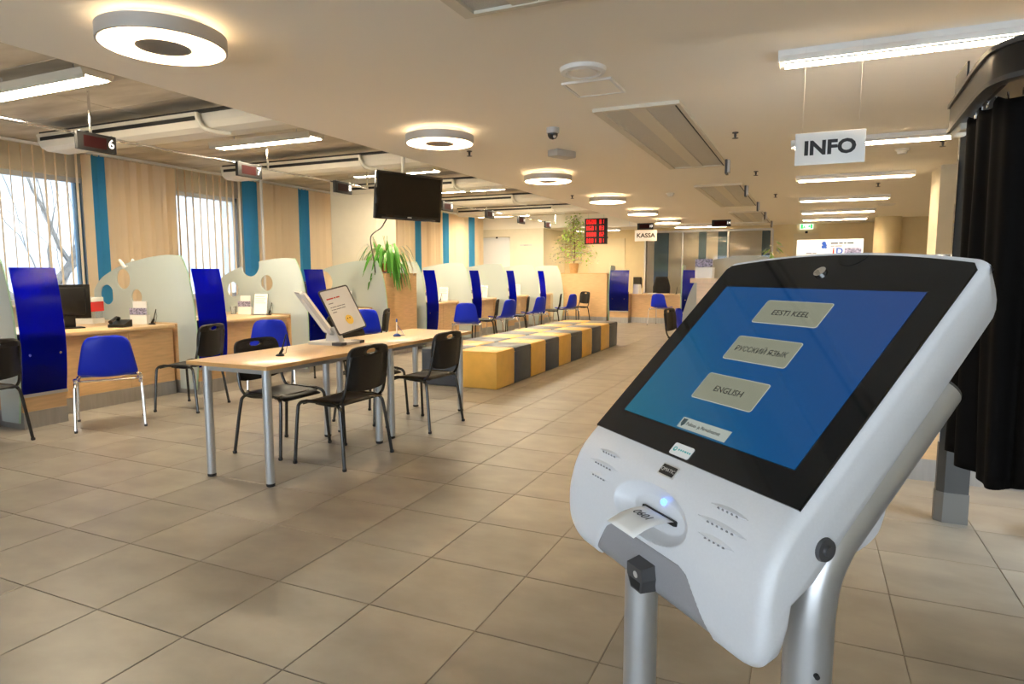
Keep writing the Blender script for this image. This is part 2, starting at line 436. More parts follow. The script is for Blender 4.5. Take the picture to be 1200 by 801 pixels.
# ------------------------------------------------------------------ glazed partition at the back
gp = thing('glass_partition', 'long glazed office partition with closed blinds behind, at the back of the hall', 'partition', (-2.85, YB-.02, 0))
for x in (-4.70, -3.55, -2.23, -1.01): part('post', 'silver_matt', gp, (x+2.85-.025,-.06,0), (x+2.85+.025,.0,2.62))
part('top_rail', 'silver_matt', gp, (-1.85,-.07,2.60), (1.84,.0,2.66))
for (x0, x1) in ((-4.67,-3.58),(-3.52,-2.26),(-2.2,-1.04)): part('pane', 'glass', gp, (x0+2.85,-.04,.0), (x1+2.85,-.03,2.6))
pb = thing('office_blind', 'beige and dark teal vertical blinds drawn behind the glazed office partition', 'blind', (-2.85, YB+.035, 0))
b1 = MB(); b2 = MB(); x = -4.66
while x < -1.05:
    px = -600
    dark = any(a <= x < c for a, c in ((-4.45,-4.05),(-3.2,-2.88),(-2.63,-2.3),(-1.4,-1.1)))
    (b2 if dark else b1).box((-.06,-.004,0), (.06,.004,2.58), Matrix.Translation((x+2.85+.06, 0, .02)) @ Matrix.Rotation(R(14), 4, 'Z')); x += .112
b1.build('beige_slats', 'slat_beige', pb)['kind'] = 'stuff'; b2.build('teal_slats', 'teal_slat', pb)['kind'] = 'stuff'

# ------------------------------------------------------------------ vertical blinds on the window wall
sl = {}
for nm in ('slat_beige', 'slat_blue'):
    b = MB(); b.box((-.062,-.0012,-2.18), (.062,.0012,0)); b.box((-.008,-.002,0), (.008,.002,.03)); sl[nm] = b.mesh('slat', nm)
BLUE = [(6.12, 6.36), (8.87, 9.2), (10.27, 10.56), (14.53, 14.87), (15.97, 16.3), (17.47, 17.9)]
XB = -9.38
def blind(y0, y1, label):
    r = thing('vertical_blind', label, 'blind', (XB, y0, 3.06), 0, 'vertical window blinds')
    part('track', 'white_paint', r, (-.02, 0, .0), (.02, y1-y0, .035))
    y = y0 + .07
    while y < y1 - .03:
        blue = any(a <= y <= c for a, c in BLUE)
        op = (y < 6.10 or 7.52 < y < 8.85)
        o = bpy.data.objects.new('slat', sl['slat_blue' if blue else 'slat_beige']); COL.objects.link(o); o.parent = r
        o.location = (0, y-y0, -.02)
        o.rotation_euler = (0, 0, R((158 if y < 6.5 else 152) + random.uniform(-3, 3)) if op else R(90 + random.choice((-38, -30, -22, -12, 8))))
        y += .14 if op else .098
blind(3.1, 12.5, 'beige vertical blind with blue slats hanging over the open windows before the cream column')
blind(12.56, 18.45, 'beige vertical blind with blue slats hanging beyond the cream column')
tag(MB().tube([(XB+.12, 9.25, .8), (XB+.12, 9.25, 3.08)], .025, 10).build('heating_pipe', 'white_paint'), 'white vertical heating pipe in front of the blinds between blue and beige slats', 'pipe')

# ------------------------------------------------------------------ outside: facade, ground, bare tree
gr = struct(MB().box((-80, -40, -1.2), (XW-.35, 60, -1.0)).build('ground_outside', 'snow_ground'))
fc = thing('building', 'pale building with rows of windows seen through the blinds across the street', 'building', (-30, 12, -1))
part('facade_wall', 'facade', fc, (-2,-40,0), (0,40,12))
mat('facade_glass', (.29, .33, .37), .5)
for j in range(3):
    for i in range(-9, 10):
        part('window', 'facade_glass', fc, (-.05, i*4-1.1, 2.0+j*3.4), (.03, i*4+1.1, 3.9+j*3.4))
tr = thing('bare_tree', 'bare grey tree with forking branches outside the first window', 'tree', (-14.2, 8.0, -1))
tb = MB(); rt = random.Random(5)
def branch(p, d, r, n, depth):
    P = [Vector(p)]; rs = [r]; d = Vector(d).normalized()
    for i in range(n):
        d = (d + Vector((rt.uniform(-.2,.2), rt.uniform(-.25,.25), rt.uniform(-.08,.2)))).normalized()
        P.append(P[-1] + d * .42); rs.append(max(.008, r * (1 - .62*(i+1)/n)))
        if depth < 3 and i > 0 and rt.random() < .85:
            e = (d + Vector((rt.uniform(-.7,.7), rt.uniform(-1.1,1.1), rt.uniform(-.1,.5)))).normalized()
            branch(P[-1], e, rs[-1]*.62, max(3, n-2), depth+1)
    tb.tube(P, rs, 7 if depth < 2 else 5)
branch((0,0,0), (0,.05,1), .16, 5, 0); branch((0,-.05,1.6), (.1,.75,.75), .12, 7, 1); branch((0,0,1.5), (.1,-.7,.8), .12, 7, 1)
tb.build('branches', 'bark_out', tr)

# ------------------------------------------------------------------ service counters along the left
DESK = {0: 'before the first blue panel', 1: 'with the monitor and red organiser', 2: 'beside the notched divider', 3: 'just before the plant cabinet',
        4: 'first past the plant cabinet', 5: 'second past the plant cabinet', 6: 'third past the plant cabinet', 7: 'fourth past the plant cabinet'}
DIV = [(3.36, 1), (5.2, 2), (7.0, 3), (8.87, None), (10.05, 4), (11.81, 5), (13.6, 6), (15.5, 7), (17.26, None)]
DSK = [(1.9, 3.345, 0), (3.77, 5.185, 1), (5.61, 6.985, 2), (7.41, 8.855, 3), (10.46, 11.795, 4), (12.22, 13.585, 5), (14.01, 15.485, 6), (15.91, 17.245, 7)]
def desk(y0, y1, n):
    t = thing('service_desk', 'maple service desk with steel kick plate, ' + DESK[n], 'desk', (-6.62, y0, 0), 0, 'service desks along the windows')
    L = y1 - y0
    dp = .58 if n == 4 else 1.14
    top = part('desk_top', 'wood_top', t, (-dp, .003, .765), (.05, L-.003, .80), .004)
    part('front_panel', 'wood', t, (-.03, .003, .15), (0, L*.62, .764)); part('front_panel', 'wood', t, (-.03, L*.62+.003, .15), (.001, L-.003, .764))
    part('kick_plate', 'steel', t, (-.03, .003, .0), (.012, L-.003, .149))
    part('side_panel', 'wood', t, (-dp+.06, .003, 0), (-.031, .03, .764)); part('side_panel', 'wood', t, (-dp+.06, L-.03, 0), (-.031, L-.003, .764))
for a in DSK: desk(*a)
EDGE = [(-6.30, .06), (-6.262, .30), (-6.25, .50), (-6.25, .75), (-6.262, .90), (-6.285, 1.10), (-6.33, 1.32), (-6.38, 1.46), (-6.43, 1.55)]
def bite(outl, cx, cy, r):
    ins = [((p[0]-cx)**2 + (p[1]-cy)**2) < r*r for p in outl]
    if not any(ins): return outl
    n = len(outl); i0 = next(i for i in range(n) if ins[i] and not ins[i-1]); k = i0
    while ins[k % n]: k += 1
    A = outl[i0-1]; B = outl[k % n]; a0 = math.atan2(A[1]-cy, A[0]-cx); a1 = math.atan2(B[1]-cy, B[0]-cx)
    while a1 < a0: a1 += 2*math.pi
    # go the way that passes below the circle centre
    mid = math.sin((a0+a1)/2)
    if mid > 0: a1 -= 2*math.pi
    arc = [(cx + r*math.cos(a0+(a1-a0)*i/20), cy + r*math.sin(a0+(a1-a0)*i/20)) for i in range(21)]
    keep = [outl[(k+i) % n] for i in range(n - (k - i0))]
    return keep + arc
def divider(y, label, holes=(), bites=(), m='frosted', depth=1.6, flip=None, part_of=None):
    """frosted screen standing across the counter; 2d (x,z)"""
    top = [(-6.45,1.572),(-6.6,1.585),(-6.75,1.582),(-6.95,1.563),(-7.11,1.538),(-7.3,1.505),(-7.49,1.458),(-7.65,1.40),(-7.816,1.326),(-7.92,1.24),(-7.98,1.165)]
    dens = []
    T = smoothpath([(p[0], p[1], 0) for p in EDGE + top], 5)
    outl = [(p.x, p.y) for p in T] + [(-7.985, .815), (-6.55, .815), (-6.55, .06)]
    if y == 10.05: outl = [p for p in outl if p[0] > -7.22] ; outl = outl[:-2] + [(-7.22, .815)] + outl[-2:]
    for q in bites: outl = bite(outl, *q)
    t = thing('glass_divider', label, 'screen', (-6.25, y, 0), 0, 'frosted dividers between the desks')
    L = [outl] + [circle(*h) for h in holes]
    L = [[(p[0]+6.25, p[1]) for p in l] for l in L]
    MB().prism(L, lambda a, c, s: (a, s, c), -.006, .006).build('pane', m, t)
    ed = [(p.x+6.25+.003, 0, p.y) for p in T if p.x > -6.5]
    MB().tube(ed, .0075, 6).build('polished_edge', 'glass_edge', t)
    return t
HO = {5.2: ([(-7.74,1.12,.12),(-7.43,1.31,.12),(-7.21,1.10,.09)], []),
      7.0: ([(-7.62,1.14,.11),(-6.97,1.24,.11)], [(-7.27,1.50,.17)]),
      8.87: ([(-7.55,1.22,.19)], []), 11.81: ([(-7.2,1.22,.13)], [(-7.62,1.46,.21)])}
LBL = {3.36: 'frosted glass divider beside the blue panel with the bare tree window behind', 5.2: 'frosted glass divider with three round holes and a white clip on its edge',
       7.0: 'frosted glass divider with a round notch cut into its top edge and two holes', 8.87: 'frosted glass divider with one round hole in front of the plant cabinet',
       10.05: 'frosted glass divider on the far side of the plant cabinet', 11.81: 'frosted glass divider with a notch and one small hole, after the plant cabinet',
       13.6: 'plain frosted divider between second and third desks past the plant cabinet', 15.5: 'plain frosted divider between third and fourth desks past the plant cabinet',
       17.26: 'last plain frosted divider before the wooden end panel with the ficus'}
PROF = smoothpath([(-6.262,0,.31),(-6.236,0,.50),(-6.222,0,.75),(-6.237,0,.95),(-6.265,0,1.2),(-6.31,0,1.43)], 5)
for (y, n) in DIV:
    divider(y, LBL[y], *HO.get(y, ([], [])))
    if n is None: continue
    t = thing('blue_panel_unit', 'curved blue panel adjoining the service desk ' + DESK[n], 'panel', (-6.25, y+.01, 0), 0, 'blue privacy panels')
    wdt = .39
    b = MB()
    for (d0, d1) in ((0, 0),):
        b.grid(lambda u, v: (PROF[round(v*(len(PROF)-1))].x + 6.25, .01 + u*(wdt-.01), PROF[round(v*(len(PROF)-1))].z), 1, len(PROF)-1)
        b.grid(lambda u, v: (PROF[round(v*(len(PROF)-1))].x + 6.25 - .010, .01 + u*(wdt-.01), PROF[round(v*(len(PROF)-1))].z), 1, len(PROF)-1)
    k = len(PROF)
    for e in (0, 1):
        b.add([(p.x+6.25-o, .01+e*(wdt-.01), p.z) for o in (0, .01) for p in PROF], [(i, i+1, k+i+1, k+i) for i in range(k-1)])
    b.add([(PROF[-1].x+6.25-o, .01+e*(wdt-.01), PROF[-1].z) for o in (0,.01) for e in (0,1)], [(0,1,3,2)])
    b.build('blue_sheet', 'blue_sheet', t)
    part('backing_board', 'navy_board', t, (-.058, .012, .31), (-.046, wdt-.002, .845))
    part('cabinet', 'wood', t, (-.75, .012, .15), (-.06, wdt, .80)); part('front_strip', 'wood', t, (-.06, .012, .15), (-.03, wdt, .30))
    part('kick_plate', 'steel', t, (-.75, .012, 0), (-.02, wdt, .149))
    part('bottom_rail', 'silver', t, (-.03, .008, .285), (-.0, wdt+.004, .312))
    for yy in (.07, wdt-.06):
        MB().lathe([(0,.004),(.011,.004),(.011,-.01)], (0,0,0), 12, Matrix.Translation((.032, yy, .66)) @ Matrix.Rotation(R(90), 4, 'Y')).build('screw', 'chrome', t)
# white clip on the first holed divider
t = thing('bulldog_clip', 'white plastic clip pinched on the top edge of the three-holed divider', 'clip', (-7.36, 5.2, 1.44))
for s in (-1, 1):
    MB().tube([(s*.012, s*.02, 0), (s*.03, s*.035, .05), (s*.055, s*.05, .10)], [.022,.020,.016], 8).build('jaw', 'white_paint', t)
MB().tube([(-.03,0,.02),(.03,0,.02)], .012, 8).build('spring', 'paper', t)

# tall maple cabinet with the plant
cb = thing('tall_cabinet', 'tall plain maple cabinet carrying the trailing leafy plant', 'cabinet', (-6.3, 8.885, 0))
part('body', 'wood', cb, (-.68, 0, .10), (0, .94, 1.352)); part('top', 'wood_edge', cb, (-.685, -.003, 1.353), (.004, .945, 1.373)); part('kick_plate', 'steel', cb, (-.68, 0, 0), (-.02, .94, .099))

# ------------------------------------------------------------------ far counter row (faces the viewer)
t = thing('end_counter', 'wide maple counter end panel with the potted ficus on top', 'counter', (-5.8, 17.7, 0))
part('front_panel', 'wood', t, (-.68, 0, .15), (.68, .03, 1.345)); part('top', 'wood_edge', t, (-.69, -.01, 1.346), (.69, .45, 1.37)); part('kick_plate', 'steel', t, (-.68, .0, 0), (.68, .05, .149)); part('back_panel', 'wood', t, (-.68,.40,0), (.68,.43,1.345))
FROW = [(-5.03, 'beside the wooden end counter'), (-3.05, 'below hanging number 14')]
for k, (x, ds) in enumerate(FROW):
    T = smoothpath([(-(p[0]+6.25), p[1], 0) for p in EDGE + [(-6.6,1.585),(-6.9,1.56)]], 5)   # y offset inward, z
    outl = [(p.x, p.y) for p in T] + [(.65,.06)]
    dv = thing('glass_divider', 'narrow frosted divider edge in the far counter row ' + ds, 'screen', (x-.03, 17.66, 0), 0, 'frosted dividers between the desks')
    MB().prism([outl], lambda a, c, s: (s, a, c), -.008, .008).build('pane', 'frosted', dv)
    MB().tube([(0, p.x-.004, p.y) for p in T if p.x < .3], .014, 6).build('polished_edge', 'glass_edge', dv)
    t = thing('blue_panel_unit', 'blue acrylic panel in the far counter row ' + ds, 'panel', (x, 17.66, 0), 0, 'blue privacy panels')
    b = MB(); n = len(PROF)
    for o in (0, .01): b.grid(lambda u, v, o=o: (u*.53, -(PROF[round(v*(n-1))].x+6.25)+o, PROF[round(v*(n-1))].z+.02), 1, n-1)
    for e in (0, .53): b.add([(e, -(p.x+6.25)+o, p.z+.02) for o in (0,.01) for p in PROF], [(i, i+1, n+i+1, n+i) for i in range(n-1)])
    b.build('blue_sheet', 'blue_sheet', t)
    part('backing_board', 'navy_board', t, (.0,.046,.33), (.53,.058,.86)); part('cabinet', 'wood', t, (0,.06,.15), (.53,.75,.80)); part('front_strip', 'wood', t, (0,.03,.15), (.53,.06,.32))
    part('kick_plate', 'steel', t, (0,.02,0), (.53,.75,.149)); part('bottom_rail', 'silver', t, (0,-.005,.31), (.535,.03,.332))
    for xx in (.09, .43): MB().lathe([(0,.004),(.014,.004),(.014,-.01)], (0,0,0), 12, Matrix.Translation((xx,-.032,.66)) @ Matrix.Rotation(R(90), 4, 'X')).build('screw', 'chrome', t)
for (x0, x1, ds) in ((-4.49, -3.10, 'cash desk under the KASSA sign'), (-2.51, -1.2, 'desk under hanging number 14')):
    t = thing('service_desk', 'maple service desk in the far counter row, the ' + ds, 'desk', ((x0+x1)/2, 17.95, 0), 0, 'service desks in the far row'); h = (x1-x0)/2 - .004
    part('desk_top', 'wood_top', t, (-h,-.06,.765), (h,.75,.80)); part('front_panel', 'wood', t, (-h,0,.15), (h,.03,.764)); part('kick_plate', 'steel', t, (-h,-.01,0), (h,.03,.149)); part('modesty_return', 'wood', t, (-h,.031,0), (-h+.03,.7,.764))

# ------------------------------------------------------------------ chairs
def make_black_chair():
    t = thing('visitor_chair', '', 'chair')
    for s in (-1, 1):
        MB().tube(smoothpath([(s*.275,.225,.003),(s*.245,.215,.36),(s*.235,.20,.44),(s*.228,.14,.462)], 5), .0125, 8).build('leg', 'black_metal', t)
        MB().tube(smoothpath([(s*.275,-.235,.003),(s*.245,-.19,.36),(s*.235,-.165,.44),(s*.228,-.10,.462)], 5), .0125, 8).build('leg', 'black_metal', t)
        MB().tube([(s*.228,.14,.462),(s*.228,-.10,.462)], .0125, 8).build('side_rail', 'black_metal', t)
        MB().tube(smoothpath([(s*.215,.06,.452),(s*.222,-.10,.445),(s*.226,-.175,.475),(s*.222,-.215,.56),(s*.205,-.255,.80)], 5), .0115, 8).build('back_post', 'black_metal', t)
    MB().tube([(-.226,.15,.452),(.226,.15,.452)], .010, 8).build('cross_bar', 'black_metal', t)
    MB().tube([(-.226,-.11,.452),(.226,-.11,.452)], .010, 8).build('cross_bar', 'black_metal', t)
    def seat(u, v):
        x = (u-.5)*.43*(1 - .10*(1-v)**2); y = .215 - v*.41
        e = min(1, min(u, 1-u, v, 1-v)*7)
        z = .478 - .022*math.sin(math.pi*min(1, v*1.1))*math.sin(math.pi*u) - .014*(1-e)**2 - (.03*max(0, .25-v)/.25 if v < .25 else 0)**1.0
        return (x, y, z)
    o = MB().grid(seat, 14, 14).build('seat', 'black_plastic', t); m = o.modifiers.new('thick', 'SOLIDIFY'); m.thickness = .012; m.offset = -1
    # backrest: outline with a grip hole, bent
    ol = []
    for (x, z) in smoothpath([(-.215,.585,0),(-.228,.70,0),(-.222,.80,0),(-.20,.845,0),(-.15,.862,0),(0,.868,0),(.15,.862,0),(.20,.845,0),(.222,.80,0),(.228,.70,0),(.215,.585,0),(.17,.552,0),(0,.54,0),(-.17,.552,0),(-.215,.585,0)], 4)[:-1]and [(p.x,p.y) for p in smoothpath([(-.215,.585,0),(-.228,.70,0),(-.222,.80,0),(-.20,.845,0),(-.15,.862,0),(0,.868,0),(.15,.862,0),(.20,.845,0),(.222,.80,0),(.228,.70,0),(.215,.585,0),(.17,.552,0),(0,.54,0),(-.17,.552,0),(-.215,.585,0)], 4)[:-1]]: ol.append((x, z))
    hole = [(.062*math.cos(a)*1.0, .825+.021*math.sin(a)) for a in [2*math.pi*i/24 for i in range(24)]]
    fl = ol + hole; tri = tessellate_polygon([[Vector((p[0],p[1],0)) for p in l] for l in (ol, hole)])
    bm = bmesh.new(); vs = [bm.verts.new((p[0],0,p[1])) for p in fl]
    for q in tri:
        try: bm.faces.new([vs[i] for i in q])
        except ValueError: pass
    for _ in range(2): bmesh.ops.subdivide_edges(bm, edges=[e for e in bm.edges if e.calc_length() > .05], cuts=1); bmesh.ops.triangulate(bm, faces=bm.faces[:])
    for v in bm.verts:
        x, z = v.co.x, v.co.z; v.co.y = -.262 - .10*(z-.70) + .55*x*x - .03*math.exp(-((z-.60)/.07)**2)*0
    bmesh.ops.recalc_face_normals(bm, faces=bm.faces[:])
    me = bpy.data.meshes.new('backrest'); bm.to_mesh(me); bm.free(); me.materials.append(M['black_plastic'])
    for p in me.polygons: p.use_smooth = True
    o = bpy.data.objects.new('backrest', me); COL.objects.link(o); o.parent = t; m = o.modifiers.new('thick', 'SOLIDIFY'); m.thickness = .02; m.offset = 0
    for s in (-1, 1):
        for y in (.225, -.235): MB().lathe([(.013,0),(.016,.004),(.016,.02)], (s*.275, y, 0), 10).build('foot_cap', 'dark', t)
    return t
def make_blue_chair():
    t = thing('shell_chair', '', 'chair')
    PR = smoothpath([(0,.235,.435),(0,.20,.458),(0,.10,.455),(0,-.06,.448),(0,-.15,.465),(0,-.195,.52),(0,-.222,.62),(0,-.24,.74),(0,-.245,.835)], 5)
    n = len(PR) - 1
    def f(u, v):
        k = v*n; i = min(int(k), n-1); p = PR[i].lerp(PR[i+1], k-i); s = u*2-1
        w = .225 if v < .45 else .225 + .008*math.sin((v-.45)/.2*1.5) - .055*max(0, (v-.6)/.4)
        # rounded corners
        for (a, q) in ((v, .09), (1-v, .12)):
            if a < q: w -= .09*(1 - math.sqrt(max(0, 1 - (1-a/q)**2)))
        dish = s*s
        y = p.y + (.045*dish if v > .5 else .045*dish*max(0,(v-.3)/.2)); z = p.z + (.022*dish if v < .55 else .0)
        if v > .85: z -= .0
        return (s*w, y, z)
    o = MB().grid(f, 18, 34).build('shell', 'blue_plastic', t); m = o.modifiers.new('thick', 'SOLIDIFY'); m.thickness = .007; m.offset = -1
    for s in (-1, 1):
        MB().tube(smoothpath([(s*.265,.25,.003),(s*.255,.225,.38),(s*.245,.20,.425),(s*.215,.17,.432)], 5), .011, 8).build('leg', 'chrome', t)
        MB().tube(smoothpath([(s*.265,-.265,.003),(s*.255,-.215,.38),(s*.245,-.18,.425),(s*.215,-.15,.432)], 5), .011, 8).build('leg', 'chrome', t)
        MB().tube([(s*.232,.19,.43),(s*.232,-.17,.43)], .010, 8).build('side_rail', 'chrome', t)
        for y in (.25,-.265): MB().lathe([(.013,0),(.013,.02)], (s*.265, y, 0), 10).build('foot_cap', 'dark_grey', t)
        MB().tube([(s*.243,-.17,.40),(s*.25,-.19,.46)], .017, 8).build('link_bracket', 'chrome', t)
    for y in (.15, -.14): MB().tube([(-.235,y,.428),(.235,y,.428)], .009, 8).build('cross_bar', 'chrome', t)
    return t
def face(dx, dy): return math.atan2(-dx, dy)
BC = make_black_chair(); UC = make_blue_chair()
gB, gU = 'black visitor chairs', 'blue shell chairs at the desks'
for (x, y, dx, dy, l) in [
    (-6.03, 2.90, -1, -.1, 'black chair with grip hole standing against the first frosted divider and blue panel'),
    (-5.76, 4.70, -.43, -.13, 'black chair turned toward the three-holed divider, beside the blue chair'),
    (-3.74, 3.87, 1, 0, 'black chair pushed under the front table from the counter side'),
    (-3.13, 3.85, -1, .03, 'black chair pulled up to the front table on the aisle side'),
    (-3.15, 5.03, -1, .05, 'black chair at the rear table on the aisle side'),
    (-3.76, 5.05, 1, 0, 'black chair at the rear table behind the page display stand'),
    (-5.60, 6.45, -1, -.2, 'black chair by the notched divider and third blue panel'),
    (-5.80, 7.78, -.9, -.42, 'black chair in front of the plant cabinet'),
    (-5.80, 11.50, -.92, -.35, 'black chair beside the first desk past the plant cabinet'),
    (-5.80, 13.05, -.92, -.35, 'black chair beside the second desk past the plant cabinet'),
    (-5.80, 15.10, -.92, -.35, 'black chair beside the third desk past the plant cabinet'),
    (-5.72, 16.95, -.6, -.8, 'black chair against the wooden end counter'),
    (-1.58, 9.55, 1, -.15, 'black chair half hidden behind the kiosk, next to a blue chair')]:
    place(BC, (x, y, 0), face(dx, dy), l, gB)
for (x, y, dx, dy, l) in [
    (-5.80, 3.86, -.82, .57, 'blue plastic chair with chrome legs at the desk under hanging number 6'),
    (-5.95, 5.98, -.72, .69, 'blue plastic chair at the desk under hanging number 7'),
    (-6.22, 8.26, -.55, .83, 'blue plastic chair at the desk under hanging number 8, behind the page stand'),
    (-5.78, 10.72, -.40, .91, 'blue plastic chair at the first desk past the plant cabinet'),
    (-5.80, 12.35, -.95, .30, 'blue plastic chair at the second desk past the plant cabinet'),
    (-5.80, 14.05, -.95, .30, 'blue plastic chair at the third desk past the plant cabinet'),
    (-5.75, 16.15, -.95, .25, 'blue plastic chair at the fourth desk past the plant cabinet'),
    (-3.55, 17.45, .25, 1, 'blue plastic chair at the cash desk under the KASSA sign'),
    (-1.62, 10.25, 1, -.1, 'blue plastic chair half hidden behind the kiosk, next to a black chair')]:
    place(UC, (x, y, 0), face(dx, dy), l, gU)

# ------------------------------------------------------------------ the two tables
def table(y0, y1, label):
    t = thing('waiting_table', label, 'table', (-3.41, (y0+y1)/2, 0), 0, 'two long tables set end to end'); h = (y1-y0)/2 - .002; w = .355
    MB().cbox((-w,-h,.775), (w,h,.803), .003).build('table_top', 'wood_top', t)
    b = MB()
    for (p, q) in (((-w+.002,-h-.0008,.777),(w-.002,-h+.004,.801)), ((-w+.002,h-.004,.777),(w-.002,h+.0008,.801)), ((w-.004,-h,.777),(w+.0008,h,.801)), ((-w-.0008,-h,.777),(-w+.004,h,.801))): b.box(p, q)
    b.build('edge_band', 'wood_edge', t)
    for sx in (-1, 1):
        for sy in (-1, 1):
            lg = MB().lathe([(.029,.02),(.029,.774)], (sx*.265, sy*(h-.085), 0), 20).build('leg', 'table_leg', t)
            MB().lathe([(.026,0),(.028,.003),(.028,.0195)], (sx*.265, sy*(h-.085), 0), 20).build('foot', 'dark', lg)
    for sx in (-1, 1): part('apron_rail', 'table_leg', t, (sx*.265-.012, -h+.085, .735), (sx*.265+.012, h-.085, .774))
    for sy in (-1, 1): part('apron_rail', 'table_leg', t, (-.265, sy*(h-.085)-.012, .735), (.265, sy*(h-.085)+.012, .774))
table(3.035, 4.40, 'front maple-topped table with round grey legs and the page display stand'); table(4.40, 5.77, 'rear maple-topped table with round grey legs and the blue pen')
def ballpoint_stand(x, y, z, m, label, h=.14, rz=0, sc=1):
    t = thing('counter_pen', label, 'pen', (x, y, z), rz, 'tethered counter pens')
    MB().lathe([(.0,0),(.030*sc,0),(.030*sc,.006),(.018*sc,.014),(.0,.016)], (0,0,0), 18).build('base', m, t)
    MB().tube([(0,0,.012),(.010,.02,.05*sc)], [.012*sc,.009*sc], 8).build('holder', m, t)
    MB().tube([(.004,.010,.03),(.02,.045,h)], [.0055,.0045], 8).build('barrel', m, t)
    MB().tube([(.02,.0,.012),(.035,.02,.02),(.03,.045,h*.55),(.018,.040,h*.92)], .002, 5).build('tether', m, t)
ballpoint_stand(-3.37, 3.48, .803, 'black_plastic', 'black tethered pen on the front table', .15)
t = thing('counter_pen', 'white and blue pen standing in a blue base on the rear table', 'pen', (-3.44, 5.02, .803), 0, 'tethered counter pens')
MB().lathe([(0,0),(.034,0),(.036,.008),(.02,.022),(0,.026)], (0,0,0), 18).build('base', 'blue_ink', t); MB().tube([(0,0,.02),(0,0,.135)], .0065, 8).build('barrel', 'paper', t)
MB().lathe([(.0075,.13),(.0075,.158),(0,.163)], (0,0,0), 10).build('cap', 'blue_ink', t); MB().tube([(.028,.02,.012),(.05,.05,.004),(.02,.045,.05),(.006,0,.10)], .002, 5).build('tether', 'blue_ink', t)

# page display stand on the front table
t = thing('page_stand', 'grey tabletop page display stand with swivelling framed sheets on the front table', 'display stand', (-3.56, 4.27, .803))
b = MB(); b.prism([rrect(-.17,-.13,.19,.17,.05)], lambda a, c, s: (a, c, s), 0, .022); b.build('base', 'silver_matt', t)
part('base_pad', 'dark_grey', t, (.10,-.131,.001), (.191,-.06,.024)); part('base_pad', 'dark_grey', t, (.10,.11,.001), (.191,.172,.024))
MB().prism([[(-.05,.02),(.10,.02),(.06,.10),(.02,.14),(-.03,.10)]], lambda a, c, s: (a, s, c), -.03, .03).build('pedestal', 'silver_matt', t)
def leafpage(org, a, up, w, h, front, name, txt):
    m = frame(org, a, up); fr = MB()
    def fn(x, y, z): return m @ Vector((x, y, z))
    fr.prism([rrect(0,0,w,h,.025), list(reversed(rrect(.012,.012,w-.012,h-.012,.016)))], fn, -.004, .004)
    p = fr.build(name, 'dark_grey' if txt else 'silver_matt', t)
    MB().prism([rrect(.010,.010,w-.010,h-.010,.016)], fn, -.0028, .0028).build('sheet', 'paper', p)
    if txt:
        for (s, y, sz, mm) in (((8,2,4), h-.085, .018, 'red_ink'), ((9,), h-.125, .011, 'ink_grey'), ((3,8,9,6), h-.160, .011, 'ink_grey'), ((2,6,10,7), h-.182, .011, 'ink_grey'), ((8,), h-.204, .011, 'ink_grey')):
            printline(s, sz, mm, p, m @ Matrix.Translation((.05, y, .0031)))
        MB().prism([circle(w*.55, .105, .042)], fn, .003, .0036).build('printed_disc', 'yellow_ink', p)
        for dx in (-.014, .012): MB().prism([circle(w*.55+dx, .118, .006, 12)], fn, .0037, .0040).build('printed_dot', 'ink', p)
    return p
a = Vector((.05,.985,.15)).normalized(); up = Vector((-.40,.0,.86)); up = (up - a*up.dot(a)).normalized()
leafpage((.11,-.05,.07), a, up, .35, .40, 1, 'right_leaf', True)
a2 = Vector((-.80,.55,.02)).normalized(); up2 = (Vector((-.32,-.45,.80)) - a2*Vector((-.32,-.45,.80)).dot(a2)).normalized()
for i in range(4):
    a3 = (Matrix.Rotation(R(-7*i), 3, 'Z') @ a2); leafpage((.06-.012*i,-.055,.075), a3, up2, .30, .42, 0, 'left_leaf', False)

# ------------------------------------------------------------------ cube seats
CW, CL, CH = .525, .536, .455
cube = {}
def cube_mesh(nm, m):
    b = MB(); b.cbox((-CW/2+.004,-CL/2+.004,0), (CW/2-.004,CL/2-.004,CH), .022); return b.mesh(nm, m)
ORD = ['first', 'second', 'third', 'fourth', 'fifth', 'sixth', 'seventh', 'eighth', 'ninth', 'tenth']
cm = {m: cube_mesh('cushion_cube', m) for m in ('yellow_vinyl', 'slate_vinyl')}
for c in range(2):
    for r in range(10):
        m = 'yellow_vinyl' if (r + c) % 2 == 0 else 'slate_vinyl'
        t = thing('cube_seat', '%s vinyl cube seat, %s from the tables, in the %s row' % ('mustard yellow' if m[0] == 'y' else 'dark slate', ORD[r], 'aisle-side' if c == 0 else 'counter-side'), 'stool', (-3.31-CW/2-c*CW, 6.87+CL/2+r*CL, 0), random.uniform(-.008,.008), 'cube seats set in two rows')
        o = bpy.data.objects.new('cushion_cube', cm[m]); COL.objects.link(o); o.parent = t
        b = MB(); x, y = CW/2-.006, CL/2-.006
        b.tube([(-x,-y,CH-.05),(x,-y,CH-.05),(x,y,CH-.05),(-x,y,CH-.05)], .0045, 5, closed=True); b.build('seam', m, t)

